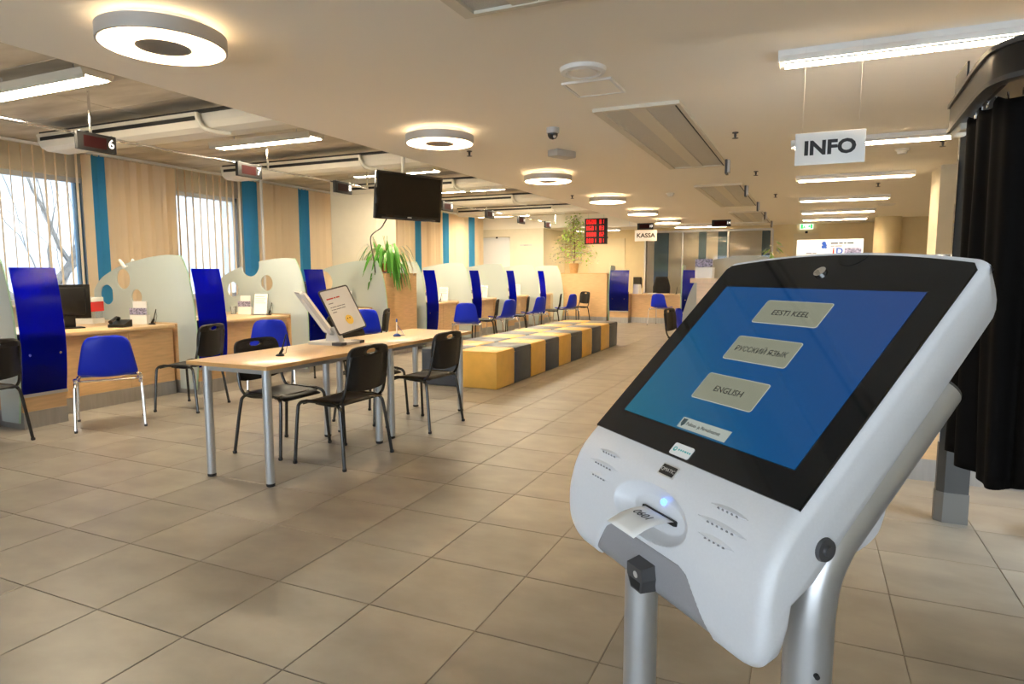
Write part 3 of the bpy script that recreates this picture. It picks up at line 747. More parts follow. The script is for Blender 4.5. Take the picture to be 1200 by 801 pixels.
# ------------------------------------------------------------------ things on the desks
def leaflet_box(x, y, z, rz, label, w=.20, photo=True, tall=True):
    t = thing('leaflet_box', label, 'holder', (x, y, z), rz, 'leaflet boxes on the desks')
    MB().prism([[(-w/2,0),(w/2,0),(w/2,.105),(-w/2,.105)]], lambda a, c, s: (a, s, c), -.035, .035).build('box', 'paper', t)
    if tall: part('leaflet', 'paper', t, (-w/2+.02,.0,.106), (w/2-.02,.02,.26 if photo else .2)); 
    if photo: part('printed_band', 'photo_print', t, (-w/2,-.038,.11), (w/2,-.030,.185))
def sheet_holder(x, y, z, rz, label, w=.17, h=.27):
    t = thing('sheet_holder', label, 'holder', (x, y, z), rz, 'standing acrylic sheet holders')
    m = Matrix.Rotation(R(-12), 4, 'X')
    MB().box((-w/2,-.002,0), (w/2,.002,h), m).build('acrylic_back', 'acrylic', t); MB().box((-w/2+.006,-.0035,.008), (w/2-.006,-.0025,h-.006), m).build('sheet', 'paper', t)
    part('acrylic_foot', 'acrylic', t, (-w/2,-.06,0), (w/2,.02,.004))
    for i in range(4): MB().box((-w/2+.02,-.0042,h-.05-.03*i), (w/2-.05+.02*(i%2),-.0036,h-.044-.03*i), m).build('text_line', 'ink_grey', t)
def card_stack(x, y, z, rz, label, mm='paper', w=.22, l=.30, h=.02):
    t = thing('paper_stack', label, 'papers', (x, y, z), rz, 'paper stacks on the desks')
    MB().cbox((-w/2,-l/2,0), (w/2,l/2,h*.6), .001).build('sheets', mm, t); MB().box((-w/2+.01,-l/2,h*.6), (w/2,l/2-.01,h), Matrix.Rotation(R(4), 4, 'Z')).build('sheets', 'paper_warm', t)
def pen_desk(x, y, label): ballpoint_stand(x, y, .801, 'black_plastic', label, .17, 0, 1.25)
VF = R(60)   # facing the visitors
leaflet_box(-6.93, 5.02, .801, R(20), 'white leaflet box with purple photo band beside the three-holed divider', .20)
pen_desk(-6.78, 5.05, 'black pen on a stand beside the three-holed divider')
leaflet_box(-7.22, 6.83, .801, R(20), 'white leaflet box with photo band beside the notched divider', .18)
sheet_holder(-6.98, 6.86, .801, R(20), 'clear sheet holder beside the notched divider', .20, .30); pen_desk(-6.80, 6.84, 'black pen on a stand beside the notched divider')
card_stack(-7.2, 5.95, .801, .3, 'papers lying on the desk under hanging number 7'); 
t = thing('glass_tumbler', 'small glass tumbler next to the leaflet box by the notched divider', 'glass', (-7.42, 6.80, .801)); MB().lathe([(.035,0),(.045,.11),(.042,.11),(.033,.006)], (0,0,0), 18).build('bowl', 'acrylic', t)
sheet_holder(-6.95, 8.68, .801, R(20), 'clear sheet holder beside the one-holed divider', .20, .30)
for (y, w) in ((11.6, '11'), (13.4, 'second'), (15.3, 'third'), (17.05, 'fourth')):
    ds = {'11': 'first', 'second': 'second', 'third': 'third', 'fourth': 'fourth'}[w]
    sheet_holder(-6.80, y, .801, R(15), 'clear sheet holder on the %s desk past the plant cabinet' % ds, .20, .30)
    leaflet_box(-7.10, y-.02, .801, R(15), 'white leaflet box on the %s desk past the plant cabinet' % ds, .18)
    if ds in ('first', 'second'): pen_desk(-6.75, y-.22, 'black pen on a stand at the %s desk past the plant cabinet' % ds)
t = thing('file_box', 'red and navy file box on the first desk past the plant cabinet', 'box', (-7.32, 11.55, .801), R(20)); part('body', 'navy_board', t, (-.10,-.05,0), (.10,.05,.16)); part('lid', 'orange_ink', t, (-.10,-.051,.161), (.10,.051,.22))
# monitors
def monitor(x, y, z, rz, label, w=.46, h=.36):
    t = thing('monitor', label, 'monitor', (x, y, z), rz, 'computer monitors on the desks')
    MB().cbox((-w/2,-.02,.10), (w/2,.02,.10+h), .008).build('bezel', 'black_plastic', t); part('screen', 'tv_screen', t, (-w/2+.025,-.0225,.13), (w/2-.025,-.0203,.10+h-.025))
    MB().cbox((-w*.36,.021,.14), (w*.36,.075,.07+h), .02).build('rear_shell', 'black_plastic', t)
    MB().cbox((-.05,.03,.012), (.05,.06,.20), .006).build('neck', 'black_plastic', t); MB().cbox((-.12,-.08,0), (.12,.12,.014), .005).build('base', 'black_plastic', t)
monitor(-7.10, 4.33, .801, face(.95, -.30), 'black monitor seen from behind on the desk under hanging number 6', .42, .36)
t = thing('telephone', 'black desk telephone at the foot of the black monitor', 'telephone', (-6.76, 4.66, .801), R(-65))
MB().prism([[(-.09,0),(.09,0),(.09,.03),(-.09,.075)]], lambda a, c, s: (a, s, c), -.08, .08).build('body', 'black_plastic', t)
MB().tube([(-.07,-.055,.085),(-.03,-.055,.10),(.04,-.055,.075),(.08,-.055,.055)], [.024,.016,.016,.024], 8).build('handset', 'black_plastic', t)
t = thing('desk_organiser', 'red and white desk organiser by the three-holed divider', 'organiser', (-7.58, 4.86, .801), R(20)); part('red_tray', 'red_plastic', t, (-.11,-.10,.14), (.11,.10,.25)); part('white_tray', 'white_paint', t, (-.11,-.10,0), (.11,.10,.06)); part('white_lid', 'paper', t, (-.11,-.10,.251), (.11,.10,.30)); part('post', 'acrylic', t, (-.10,-.09,.061), (.10,.09,.139))
monitor(-4.42, 18.35, .801, face(.75, .66), 'black monitor on the cash desk under the KASSA sign', .44, .36)
monitor(-7.35, 8.30, .801, face(-.35,-.94), 'black monitor behind the hole of the divider before the plant cabinet', .44, .34)
card_stack(-3.95, 18.15, .801, .1, 'papers on the cash desk under the KASSA sign')
t = thing('sheet_rack', 'white sheet rack beside the far blue panel on the cash desk', 'holder', (-4.33, 18.0, .801), R(-30)); MB().prism([[(-.08,0),(.08,0),(.03,.26),(-.05,.26)]], lambda a, c, s: (s, a, c), -.10, .10).build('body', 'paper', t)
ballpoint_stand(-3.28, 18.05, .801, 'black_plastic', 'black pen on a stand at the cash desk', .2, 0, 1.3)
# office chair behind the cash desk
t = thing('office_chair', 'black high-backed office chair behind the cash desk', 'chair', (-3.87, 18.75, 0), math.pi)
MB().grid(lambda u, v: ((u-.5)*(.50-.16*max(0,v-.6)/.4), -.22-.06*math.sin(math.pi*u)*-1 - .05*v, .55+v*.72), 8, 10).build('backrest', 'office_fabric', t).modifiers.new('thick', 'SOLIDIFY').thickness = .07
MB().cbox((-.25,-.22,.46), (.25,.25,.55), .03).build('seat', 'office_fabric', t); MB().tube([(0,0,.08),(0,0,.46)], .03, 10).build('gas_post', 'black_metal', t)
for k in range(5):
    an = 2*math.pi*k/5; MB().tube([(0,0,.10),(.30*math.cos(an),.30*math.sin(an),.06)], [.025,.016], 8).build('base_arm', 'black_metal', t); MB().lathe([(.0,0),(.028,.012),(.028,.04),(0,.05)], (.30*math.cos(an),.30*math.sin(an),0), 10).build('castor', 'black_plastic', t)

# ------------------------------------------------------------------ ceiling ring lamps
def make_ring():
    t = thing('ring_lamp', 'round silver ring lamp glowing warm white under the white ceiling', 'lamp', (0,0,0), 0, 'ring lamps in a row on the ceiling')
    MB().lathe([(.318,0),(.330,.002),(.330,.075),(.315,.078),(.312,.012),(.318,0)], (0,0,-.12), 64).build('outer_band', 'lamp_grey', t)
    b = MB(); b.lathe([(.145,.004),(.20,.018),(.235,.022),(.25,.012),(.312,.004)][::1], (0,0,-.12), 64); b.f = [q for q in b.f if len(q) == 4]; b.smooth = [True]*len(b.f); b.build('diffuser_ring', 'ring_light', t); MB().lathe([(.0,.030),(.313,.030),(.313,.040),(.0,.040)], (0,0,-.12), 48).build('lamp_body', 'lamp_grey', t)
    MB().lathe([(0,0),(.145,0),(.147,.02),(0,.022)], (0,0,-.119), 48).build('centre_disc', 'lamp_grey', t)
    MB().lathe([(.0,-.042),(.20,-.042),(.20,-.03),(0,-.03)], (0,0,0), 48).build('uplight_ring', 'ring_glow', t)
    MB().lathe([(0,-.028),(.24,-.028),(.24,-.0),(0,-.0)], (0,0,0), 48).build('ceiling_plate', 'white_paint', t)
    for k in range(3):
        an = 2*math.pi*k/3; MB().tube([(.19*math.cos(an),.19*math.sin(an),-.03),(.19*math.cos(an),.19*math.sin(an),-.10)], .006, 6).build('spacer', 'chrome', t)
    return t
RG = make_ring()
for y in (2.653, 5.655, 8.56, 11.494, 14.2, 16.95): RI = [16.95, 14.2, 11.494, 8.56, 5.655, 2.653].index(y); place(RG, (-3.335, y, ZC), 0, 'round silver ring ceiling lamp, %s from the far cash desk' % ORD[RI])
# linear louvre luminaires on the right
def make_linear(L=1.46):
    t = thing('linear_lamp', '', 'lamp', (0,0,0), 0, 'louvred strip lamps on the right of the ceiling')
    MB().prism([[(-.09,0),(.09,0),(.09,-.035),(.06,-.062),(-.06,-.062),(-.09,-.035)]], lambda a, c, s: (s, a, c), -L/2, L/2).build('housing', 'white_paint', t)
    part('lit_strip', 'linear_light', t, (-L/2+.03,-.052,-.066), (L/2-.03,.052,-.0625))
    b = MB()
    n = 26
    for i in range(n+1): b.box((-L/2+.03+(L-.06)*i/n-.0015,-.054,-.078), (-L/2+.03+(L-.06)*i/n+.0015,.054,-.0665))
    for y in (-.054, -.018, .018, .054): b.box((-L/2+.03,y-.0012,-.078), (L/2-.03,y+.0012,-.0665))
    b.build('louvre', 'silver_matt', t)
    for s in (-1, 1): part('end_cap', 'white_paint', t, (s*L/2-.004,-.092,-.07), (s*L/2+.004,.092,0))
    return t
LN = make_linear()
for y in (4.60, 7.64, 10.4, 13.37, 16.1, 18.2): LI = [18.2, 16.1, 13.37, 10.4, 7.64, 4.60].index(y); place(LN, (.50, y, ZC), 0, 'white louvred strip ceiling lamp, %s from the back wall' % ORD[LI])
for (x, z, l) in ((-6.0, 2.72, 'strip lamp on the low ceiling by the cream door behind the ficus'), (-2.9, ZC, 'strip lamp on the ceiling right before the glazed office partition')): place(LN, (x, 19.55, z), 0, l)
# fluorescent battens on the concrete
def make_batten():
    t = thing('batten_lamp', '', 'lamp', (0,0,0), 0, 'fluorescent lamps under the concrete slab')
    MB().prism([[(-.14,0),(.14,0),(.12,-.05),(-.12,-.05)]], lambda a, c, s: (s, a, c), -.80, .80).build('housing', 'beam_white', t)
    part('lit_strip', 'fluo_light', t, (-.78,-.10,-.058), (.78,.10,-.0505)); part('side_fin', 'beam_white', t, (-.80,-.125,-.075), (.80,-.105,-.0505))
    for x in (-.5, .5): MB().tube([(x,0,0),(x,0,.10)], .006, 6).build('hanger', 'silver', t)
    return t
BT = make_batten()
for y in (3.60, 6.18, 8.9, 11.3, 13.7, 16.2): BI = [16.2, 13.7, 11.3, 8.9, 6.18, 3.60].index(y); place(BT, (-6.1, y, ZK-.10), 0, 'fluorescent batten under the concrete slab, %s from the white door wall' % ORD[BI])
place(BT, (-7.9, 16.75, ZK-.10), 0, 'fluorescent batten under the concrete slab right before the white door')
# chilled beams across the concrete bay
def make_beam():
    t = thing('chilled_beam', '', 'air unit', (0,0,0), 0, 'long air units across the concrete bay')
    X0, X1 = -8.2, -5.62
    MB().prism([[(0,.17),(.34,.17),(.34,.0),(.10,-.005),(.03,.03),(0,.09)]], lambda a, c, s: (s, a, c), X0, X1).build('casing', 'beam_white', t)
    part('air_slot', 'dark', t, (X0+.05,-.004,.095), (X1-.02,.0,.135)); part('upper_lip', 'beam_white', t, (X0,-.012,.14), (X1,0,.172))
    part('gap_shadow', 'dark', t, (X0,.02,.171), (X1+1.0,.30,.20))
    pl = [(.05,.17),(.34,.17),(.34,.0),(.16,-.004),(.085,.03),(.055,.09)]
    MB().prism([pl], lambda a, c, s: (s, a, c), X1+.002, XE-.004).build('end_plate', 'beam_white', t)
    MB().tube(smoothpath([(X1+.0,-.005,.165),(X1+.02,.005,.09),(X1+.06,.035,.02),(X1+.14,.10,-.012),(X1+.24,.20,-.016)], 5), .022, 8).build('trim_band', 'beam_white', t)
    return t
BM = make_beam()
for y in (4.80, 7.40, 9.95, 12.4, 14.7): MI = [14.7, 12.4, 9.95, 7.40, 4.80].index(y); place(BM, (0, y, 2.80), 0, 'cream air beam across the concrete bay, %s from the white door wall' % ORD[MI])
for y in (5.6, 8.2):
    tag(MB().tube([(-7.6, y, 2.93), (-4.46, y, 2.93)], .012, 8).build('sprinkler_pipe', 'beam_white'), 'thin cream sprinkler pipe across the concrete bay behind number %s' % ('six' if y < 6 else 'seven'), 'pipe', 'sprinkler pipes')
# air units set into the white ceiling
def make_cassette(L, fl=True):
    t = thing('ceiling_cassette', '', 'air unit', (0,0,0), 0, 'twin-grille air units in the ceiling'); w = .36
    b = MB()
    for (p, q) in (((-w,0,-.028),(-w+.07,L,0)), ((w-.03,0,-.028),(w,L,0)), ((-.07,.041,-.022),(.07,L-.041,0)), ((-w+.0705,0,-.028),(w-.0305,.04,0)), ((-w+.0705,L-.04,-.028),(w-.0305,L,0))): b.box(p, q)
    b.build('frame', 'beam_white', t)
    part('grille', 'beam_mesh', t, (-w+.07,.04,-.012), (-.07,L-.04,-.004)); part('grille', 'beam_mesh', t, (.07,.04,-.012), (w-.03,L-.04,-.004))
    part('dark_gap', 'dark', t, (w-.045,.05,-.029), (w-.032,L-.05,-.0285))
    return t
for (y, L) in ((-.1, 3.30), (5.43, 3.36), (10.75, 3.45), (15.7, 3.6)):
    t = make_cassette(L); t['label'] = 'long twin-grille air unit in the white ceiling, %s from the back wall' % ORD[[15.7, 10.75, 5.43, -.1].index(y)]; t.location = (-1.36, y, ZC)
    if y > 0:
        for yy in (L-.35,) if y < 6 else (.3, L-.5): part('bracket', 'dark_grey', t, (.37,yy,-.17), (.395,yy+.16,-.001)); part('bracket_plate', 'silver_matt', t, (.396,yy+.03,-.15), (.42,yy+.14,-.001))
# vents and ceiling devices
t = thing('round_vent', 'white round air valve in the ceiling before the square hatch', 'vent', (-1.45, 4.36, ZC)); MB().lathe([(0,-.03),(.095,-.03),(.10,-.012),(0,-.01)], (0,0,0), 32).build('disc', 'white_paint', t)
MB().lathe([(.11,-.012),(.118,-.032),(.15,-.026),(.158,0),(.11,0)], (0,0,0), 40).build('rim', 'white_paint', t)
t = thing('access_hatch', 'white square access hatch in the ceiling beside the round air valve', 'hatch', (-1.51, 4.80, ZC)); part('panel', 'ceiling', t, (-.16,-.17,-.012), (.16,.17,-.0)); 
b = MB()
for (p, q) in (((-.185,-.195,-.016),(-.165,.195,0)), ((.165,-.195,-.016),(.185,.195,0)), ((-.1645,-.195,-.016),(.1645,-.175,0)), ((-.1645,.175,-.016),(.1645,.195,0))): b.box(p, q)
b.build('frame', 'white_paint', t)
t = thing('dome_camera', 'small silver dome security camera on the ceiling', 'camera', (-2.28, 5.97, ZC)); MB().lathe([(.062,0),(.062,-.045),(.055,-.052),(0,-.052)], (0,0,0), 24).build('base', 'lamp_grey', t)
MB().lathe([(.05,-.052),(.047,-.075),(.032,-.098),(0,-.108)], (0,0,0), 24).build('dome', 'glass_black', t); MB().tube([(0,0,-.07),(.03,-.03,-.085)], .016, 10).build('lens', 'chrome', t)
t = thing('emergency_lamp', 'small ribbed emergency lamp box on the ceiling', 'lamp', (-2.60, 7.10, ZC), R(-25)); MB().cbox((-.08,-.15,-.075), (.08,.15,0), .012).build('body', 'lamp_grey', t); part('lit_edge', 'paper', t, (-.082,-.13,-.075), (-.078,.13,-.05))
for (x, y, l) in ((.88, 8.55, 'white smoke detector on the ceiling near the INFO sign'), (-2.25, 11.6, 'grey smoke detector on the ceiling between ring lamps and air units')):
    t = thing('smoke_detector', l, 'detector', (x, y, ZC)); MB().lathe([(.07,0),(.07,-.02),(.055,-.026),(.045,-.055),(0,-.06)], (0,0,0), 24).build('body', 'white_paint', t)
for (x, y) in ((-.72, 6.89), (-3.56, 6.69), (1.21, 8.22), (-.72, 9.6), (-.6, 12.5), (-3.9, 11.2), (.9, 11.6)):
    t = thing('sprinkler', 'small dark sprinkler head hanging from the white ceiling', 'sprinkler', (x, y, ZC), 0, 'sprinkler heads'); MB().lathe([(.03,0),(.03,-.008),(.012,-.012),(.012,-.035),(.008,-.05),(.03,-.055),(.03,-.058),(0,-.06)], (0,0,0), 14).build('head', 'dark_grey', t)
t = thing('ceiling_valve', 'flat white round valve on the far right of the ceiling', 'vent', (1.35, 15.2, ZC)); MB().lathe([(.0,-.03),(.13,-.03),(.16,0)], (0,0,0), 24).build('disc', 'white_paint', t)

# ------------------------------------------------------------------ number signs on their rails
def rail(y0, y1, rods, label):
    t = thing('sign_rail', label, 'rail', (-6.3, y0, 2.685), 0, 'chrome rails carrying the number signs')
    MB().tube([(0,0,0),(0,y1-y0,0)], .013, 10).build('bar', 'chrome', t)
    for y in rods: MB().tube([(0,y-y0,.0),(0,y-y0,ZK-2.685)], .013, 10).build('drop_rod', 'chrome', t)
rail(1.6, 8.48, (1.7, 4.17, 6.42, 8.47), 'chrome rail with numbers 6, 7 and 8 hung above the desks'); rail(10.2, 16.76, (10.3, 12.59, 14.86, 16.75), 'chrome rail with number signs above the desks past the plant cabinet')
def numsign(loc, ax, num, label, w=.38, red=False):
    """ax: direction the reader sees as right"""
    rz = math.atan2(ax[1], ax[0]); t = thing('number_sign', label, 'sign', loc, rz, 'hanging number signs')
    MB().cbox((-w/2,-.022,-.145), (w/2,.022,.02), .004).build('case', 'dark', t); part('display_window', 'led_dim', t, (-w/2+.06,-.0235,-.115), (w/2-.10,-.0222,-.01))
    text(num, .12 if len(num) == 1 else .085, 'digit_white', t, frame((w/2-.052,-.0235,-.06), (1,0,0), (0,0,1)), bold=.002, name='numeral')
    for s in (-1, 1): part('hanger', 'silver', t, (s*w*.38-.012,-.016,.02), (s*w*.38+.012,.016,.03))
for (y, n) in ((4.19, '6'), (6.07, '7'), (7.83, '8'), (10.87, '9'), (12.66, '10'), (14.35, '11'), (16.06, '12')):
    numsign((-6.3+.037, y, 2.68), (0, 1), n, 'dark hanging number sign showing %s above the desks' % dict(zip('6 7 8 9 10 11 12'.split(), 'six seven eight nine ten eleven twelve'.split()))[n])
t = thing('sign_rail', 'white rail above the far counter row carrying signs 13 and 14', 'rail', (-4.2, 17.40, 2.62)); MB().tube([(-1.6,0,0),(3.2,0,0)], .014, 8).build('bar', 'white_paint', t)
for x in (-.24, 1.0, 3.1): MB().tube([(x,0,0),(x,0,.13)], .012, 8).build('drop_rod', 'white_paint', t)
numsign((-3.99, 17.31, 2.655), (1, 0), '13', 'dark hanging number sign showing 13 above the KASSA board', .42); numsign((-2.07, 17.31, 2.68), (1, 0), '14', 'dark hanging number sign showing 14 in the far counter row', .46)
def board(name, loc, w, h, s, size, label, bold, wires):
    t = thing(name, label, 'sign', loc); MB().cbox((-w/2,-.006,-h), (w/2,.006,0), .002).build('panel', 'paper', t)
    text(s, size, 'ink', t, frame((0,-.0068,-h/2), (1,0,0), (0,0,1)), bold=bold, name='lettering', sx=1.08)
    for x in (-w*.4, w*.4): MB().tube([(x,0,0),(x,0,wires)], .0005, 5).build('wire', 'silver', t)
board('info_board', (.078, 4.5, 2.235), .385, .192, 'INFO', .115, 'white hanging board reading INFO in bold black letters', .0045, ZC-2.235)
board('cash_board', (-3.97, 17.30, 2.495), .58, .285, 'KASSA', .155, 'white hanging board reading KASSA under sign 13', .004, ZC-2.495)
# red LED queue board
t = thing('queue_display', 'black queue display board with four rows of red LED numbers', 'display', (-4.93, 16.0, 2.735)); MB().cbox((-.29,-.03,-.64), (.29,.03,0), .006).build('case', 'dark', t)
SEG = {'0':'abcdef','1':'bc','2':'abged','3':'abgcd','4':'fgbc','5':'afgcd','6':'afgcde','7':'abc','8':'abcdefg','9':'abcdfg'}
def digit(b, ch, x, z, w, h, s=.011, y=-.033):
    R_ = {'a':((x,z+h-s),(x+w,z+h)),'d':((x,z),(x+w,z+s)),'g':((x,z+h/2-s/2),(x+w,z+h/2+s/2)),'f':((x,z+h/2),(x+s,z+h)),'b':((x+w-s,z+h/2),(x+w,z+h)),'e':((x,z),(x+s,z+h/2)),'c':((x+w-s,z),(x+w,z+h/2))}
    for k in SEG[ch]: (p, q) = R_[k]; b.box((p[0],y,p[1]), (q[0],y+.004,q[1]))
for r, (n, c) in enumerate((('0600','01'),('0601','03'),('0800','02'),('0001','01'))):
    b = MB(); z = -.135 - r*.156
    for i, ch in enumerate(n): digit(b, ch, -.24 + i*.068, z, .042, .100, .010)
    for i, ch in enumerate(c): digit(b, ch, .10 + i*.068, z, .042, .100, .010)
    b.build('digit_row', 'led_red', t)['kind'] = 'stuff'
for x in (-.2, .2): MB().tube([(x,0,0),(x,0,ZK-2.735)], .004, 6).build('hanger_rod', 'silver', t)
# exit sign
t = thing('exit_sign', 'green running-man exit sign above the far cream door', 'sign', (-.13, YB-.03, 2.68)); MB().cbox((-.17,-.03,-.075), (.17,.02,.075), .006).build('case', 'exit_white', t)
for (x0, x1) in ((-.15,-.09), (.10,.15)): part('green_field', 'exit_green', t, (x0,-.034,-.06), (x1,-.0305,.06))
for k, (p, q, r_) in enumerate((((-.04,.045),(-.04,.046),.018), ((-.045,.02),(-.06,-.02),.016), ((-.06,-.02),(-.02,-.055),.011), ((-.06,-.02),(-.09,-.055),.011), ((.03,.0),(.08,.0),.012), ((.06,.03),(.085,.0),.010), ((.06,-.03),(.085,.0),.010))):
    MB().tube([(p[0],-.033,p[1]),(q[0],-.033,q[1]+.001)], r_, 8).build('pictogram', 'exit_green', t)
for (x, z, w_) in ((-7.95, 1.98, .42), (-6.95, 1.98, .40)): pass
t = thing('door_plate', 'slim grey name plate on the cream wall beside the white door', 'sign', (-7.95, 18.585, 2.22)); part('plate', 'silver_matt', t, (-.20,-.006,-.02), (.20,.006,.02)); printline((7,5), .02, 'ink_grey', t, frame((-.07,-.0068,0), (1,0,0), (0,0,1)))
t = thing('door_plate', 'slim grey name plate on the back wall beside the cream door', 'sign', (-6.95, YB-.012, 2.03)); part('plate', 'silver_matt', t, (-.20,-.006,-.02), (.20,.006,.02)); printline((7,5), .02, 'ink_grey', t, frame((-.07,-.0068,0), (1,0,0), (0,0,1)))

# ------------------------------------------------------------------ television
CABLE = [(-4.62,6.62,2.07),(-4.78,6.75,1.99),(-5.15,7.2,1.97),(-5.72,7.75,1.90),(-6.12,8.3,1.76),(-6.45,8.8,1.58),(-6.45,8.83,1.38)]
t = thing('television', 'large black flat television hung from the ceiling edge beside the column', 'television', (-4.50, 6.89, 2.30), math.atan2(.933, .361))
mt = Matrix.Rotation(R(6.4), 4, 'X')
def tvbox(name, m, a, c, ch=0):
    b = MB(); (b.cbox(a, c, ch) if ch else b.box(a, c)); b.v = [tuple(mt @ Vector(p)) for p in b.v]; return b.build(name, m, t)
tvbox('case', 'tv_bezel', (-.49,-.02,-.28), (.49,.035,.28), .012); tvbox('screen', 'tv_screen', (-.455,-.0215,-.225), (.455,-.0203,.25)); tvbox('speaker_bar', 'dark_grey', (-.40,-.0225,-.272), (.40,-.0203,-.255)); tvbox('badge', 'silver_matt', (-.03,-.0235,-.25), (.03,-.0206,-.238))
tvbox('rear_shell', 'dark', (-.35,.036,-.2), (.35,.09,.2), .02)
MB().tube([(0,.10,0),(0,.12,.30),(0,.12,.78)], .022, 10).build('hanger_pole', 'beam_white', t)
tvi = (Matrix.Translation((-4.50, 6.89, 2.30)) @ Matrix.Rotation(math.atan2(.933, .361), 4, 'Z')).inverted()
MB().tube(smoothpath([tuple(tvi @ Vector(p)) for p in CABLE], 6), .009, 6).build('power_cable', 'cable', t)

# ------------------------------------------------------------------ plants
def ribbon_leaf(b, base, az, length, arch, w, rr, droop):
    d = Vector((math.cos(az), math.sin(az), 0)); n = 14; P = []
    for i in range(n+1):
        s = i/n; P.append(Vector(base) + d*(length*(s - .18*s*s)) + Vector((0,0, arch*math.sin(math.pi*min(1,s*1.05))*1.0 - droop*s*s)))
    side = d.cross(Vector((0,0,1))); V = []
    for i, p in enumerate(P):
        s = i/n; ww = .0035 if s < .42 else .0035 + w*math.sin(math.pi*min(.97, (s-.40)/.6))**.75
        ww *= 1 + (.10 if i % 2 else -.04)
        k = side*ww + Vector((0,0,.25*ww)); V += [p - side*ww + Vector((0,0,.22*ww)), p, p + k]
    F = []
    for i in range(n): F += [(i*3, i*3+1, i*3+4, i*3+3), (i*3+1, i*3+2, i*3+5, i*3+4)]
    b.add(V, F, True)
t = thing('trailing_plant', 'leafy trailing plant in a terracotta pot on the tall maple cabinet', 'plant', (-6.52, 9.28, 1.374))
MB().lathe([(.0,0),(.085,0),(.125,.14),(.13,.165),(.115,.165),(.11,.14),(0,.14)], (0,0,0), 28).build('pot', 'terracotta', t); MB().lathe([(0,0),(.105,0),(.10,.008)], (0,0,.141), 20).build('soil', 'soil', t)
MB().lathe([(0,0),(.15,0),(.165,.02),(.155,.02),(.145,.008),(0,.008)], (0,0,-.0), 28).build('saucer', 'white_paint', t)
rp = random.Random(11)
for k in range(105):
    b = MB(); az = rp.uniform(0, 2*math.pi); q = rp.random()
    if q < .07: L, ar, dr = rp.uniform(.22,.40), rp.uniform(.05,.12), rp.uniform(-.42,-.26)
    elif q < .58: L, ar, dr = rp.uniform(.34,.62), rp.uniform(.16,.36), rp.uniform(.05,.26)
    else: L, ar, dr = rp.uniform(.24,.50), rp.uniform(.06,.22), rp.uniform(.20,.50)
    ribbon_leaf(b, (.07*math.cos(az), .07*math.sin(az), .14+rp.uniform(0,.05)), az, L, ar, rp.uniform(.015,.028), rp, dr)
    b.build('leaf', 'leaf_fern', t, fix=False)
for k in range(3):
    an = rp.uniform(0,6); MB().tube(smoothpath([(0,0,.14),(.06*math.cos(an),.06*math.sin(an),.4),(.14*math.cos(an),.14*math.sin(an),.62)], 4), .004, 5).build('stem', 'stem', t)
def leafy(name, label, loc, h, spread, nleaf, pot, lm, seed, lw=.028):
    t = thing(name, label, 'plant', loc); q = random.Random(seed)
    if pot:
        MB().lathe([(0,0),(pot*.72,0),(pot,pot*1.9),(pot*.9,pot*1.9),(pot*.86,pot*1.6),(0,pot*1.6)], (0,0,0), 24).build('pot', 'terracotta_pale', t)
    z0 = pot*1.6 if pot else 0
    MB().tube(smoothpath([(0,0,z0),(.02,.01,z0+h*.4),(-.02,0,z0+h*.75),(.0,0,z0+h)], 5), [.014]*10+[.008]*6, 7).build('trunk', 'bark', t)
    bb = MB(); lf = MB()
    for i in range(nleaf):
        s = q.random()**.8; zz = z0 + h*(.12 + .88*s); an = q.uniform(0, 2*math.pi); rad = spread*(1.05 - .75*s)*q.uniform(.35, 1)
        tip = Vector((rad*math.cos(an), rad*math.sin(an), zz + q.uniform(-.18,.16) - .12*rad))
        if i % 11 == 0: bb.tube([(0,0,zz-.12), tip*.5 + Vector((0,0,zz*.5-.02)), tip], [.004,.003,.0015], 4)
        d = Vector((math.cos(an+q.uniform(-1,1)), math.sin(an+q.uniform(-1,1)), q.uniform(-.9,.2))).normalized(); sd = d.cross(Vector((q.uniform(-.3,.3),q.uniform(-.3,.3),1))).normalized(); L = q.uniform(.06,.115)
        lf.add([tip, tip+d*L*.45+sd*lw, tip+d*L, tip+d*L*.45-sd*lw], [(0,1,2),(0,2,3)])
    bb.build('twigs', 'bark', t)['kind'] = 'stuff'; lf.build('foliage', lm, t, fix=False)['kind'] = 'stuff'
leafy('potted_ficus', 'slender ficus tree in a terracotta pot on the wooden end counter', (-6.18, 17.95, 1.371), 1.35, .75, 1100, .145, 'leaf_ficus', 3)

# ------------------------------------------------------------------ right side: info counter, divider, leaflets
t = thing('info_counter', 'tall maple information counter behind the kiosk with leaflets on top', 'counter', (.8, 5.0, 0)); part('front_panel', 'wood', t, (-.8,0,.15), (1.0,.03,1.285)); part('kick_plate', 'steel', t, (-.8,.01,0), (1.0,.03,.149)); part('top', 'wood_top', t, (-.82,-.03,1.286), (1.0,.55,1.315)); part('side_panel', 'wood', t, (-.8,.031,0), (-.77,.5,1.285))
t = thing('side_cabinet', 'tall narrow maple cabinet holding a photo leaflet box beside the beige divider', 'cabinet', (-.66, 6.60, 0)); part('body', 'wood', t, (-.34,0,0), (.4,.38,1.285)); part('top', 'wood_top', t, (-.40,-.03,1.286), (.4,.38,1.33))
leaflet_box(-.94, 6.68, 1.331, R(-10), 'white leaflet box with dark floral photo on the tall narrow cabinet', .17, True, False)
T = smoothpath([(-1.10,.06,0),(-1.19,.5,0),(-1.20,.88,0),(-1.175,1.03,0),(-1.10,1.25,0),(-.955,1.48,0),(-.78,1.535,0),(-.54,1.557,0),(-.15,1.505,0),(.25,1.42,0),(.7,1.32,0)], 5)
t = thing('glass_divider', 'large beige frosted divider with arched top behind the kiosk', 'screen', (-.3, 7.0, 0), 0)
MB().prism([[(p.x+.3, p.y) for p in T] + [(1.0,.06)]], lambda a, c, s: (a, s, c), -.008, .008).build('pane', 'frosted_beige', t)
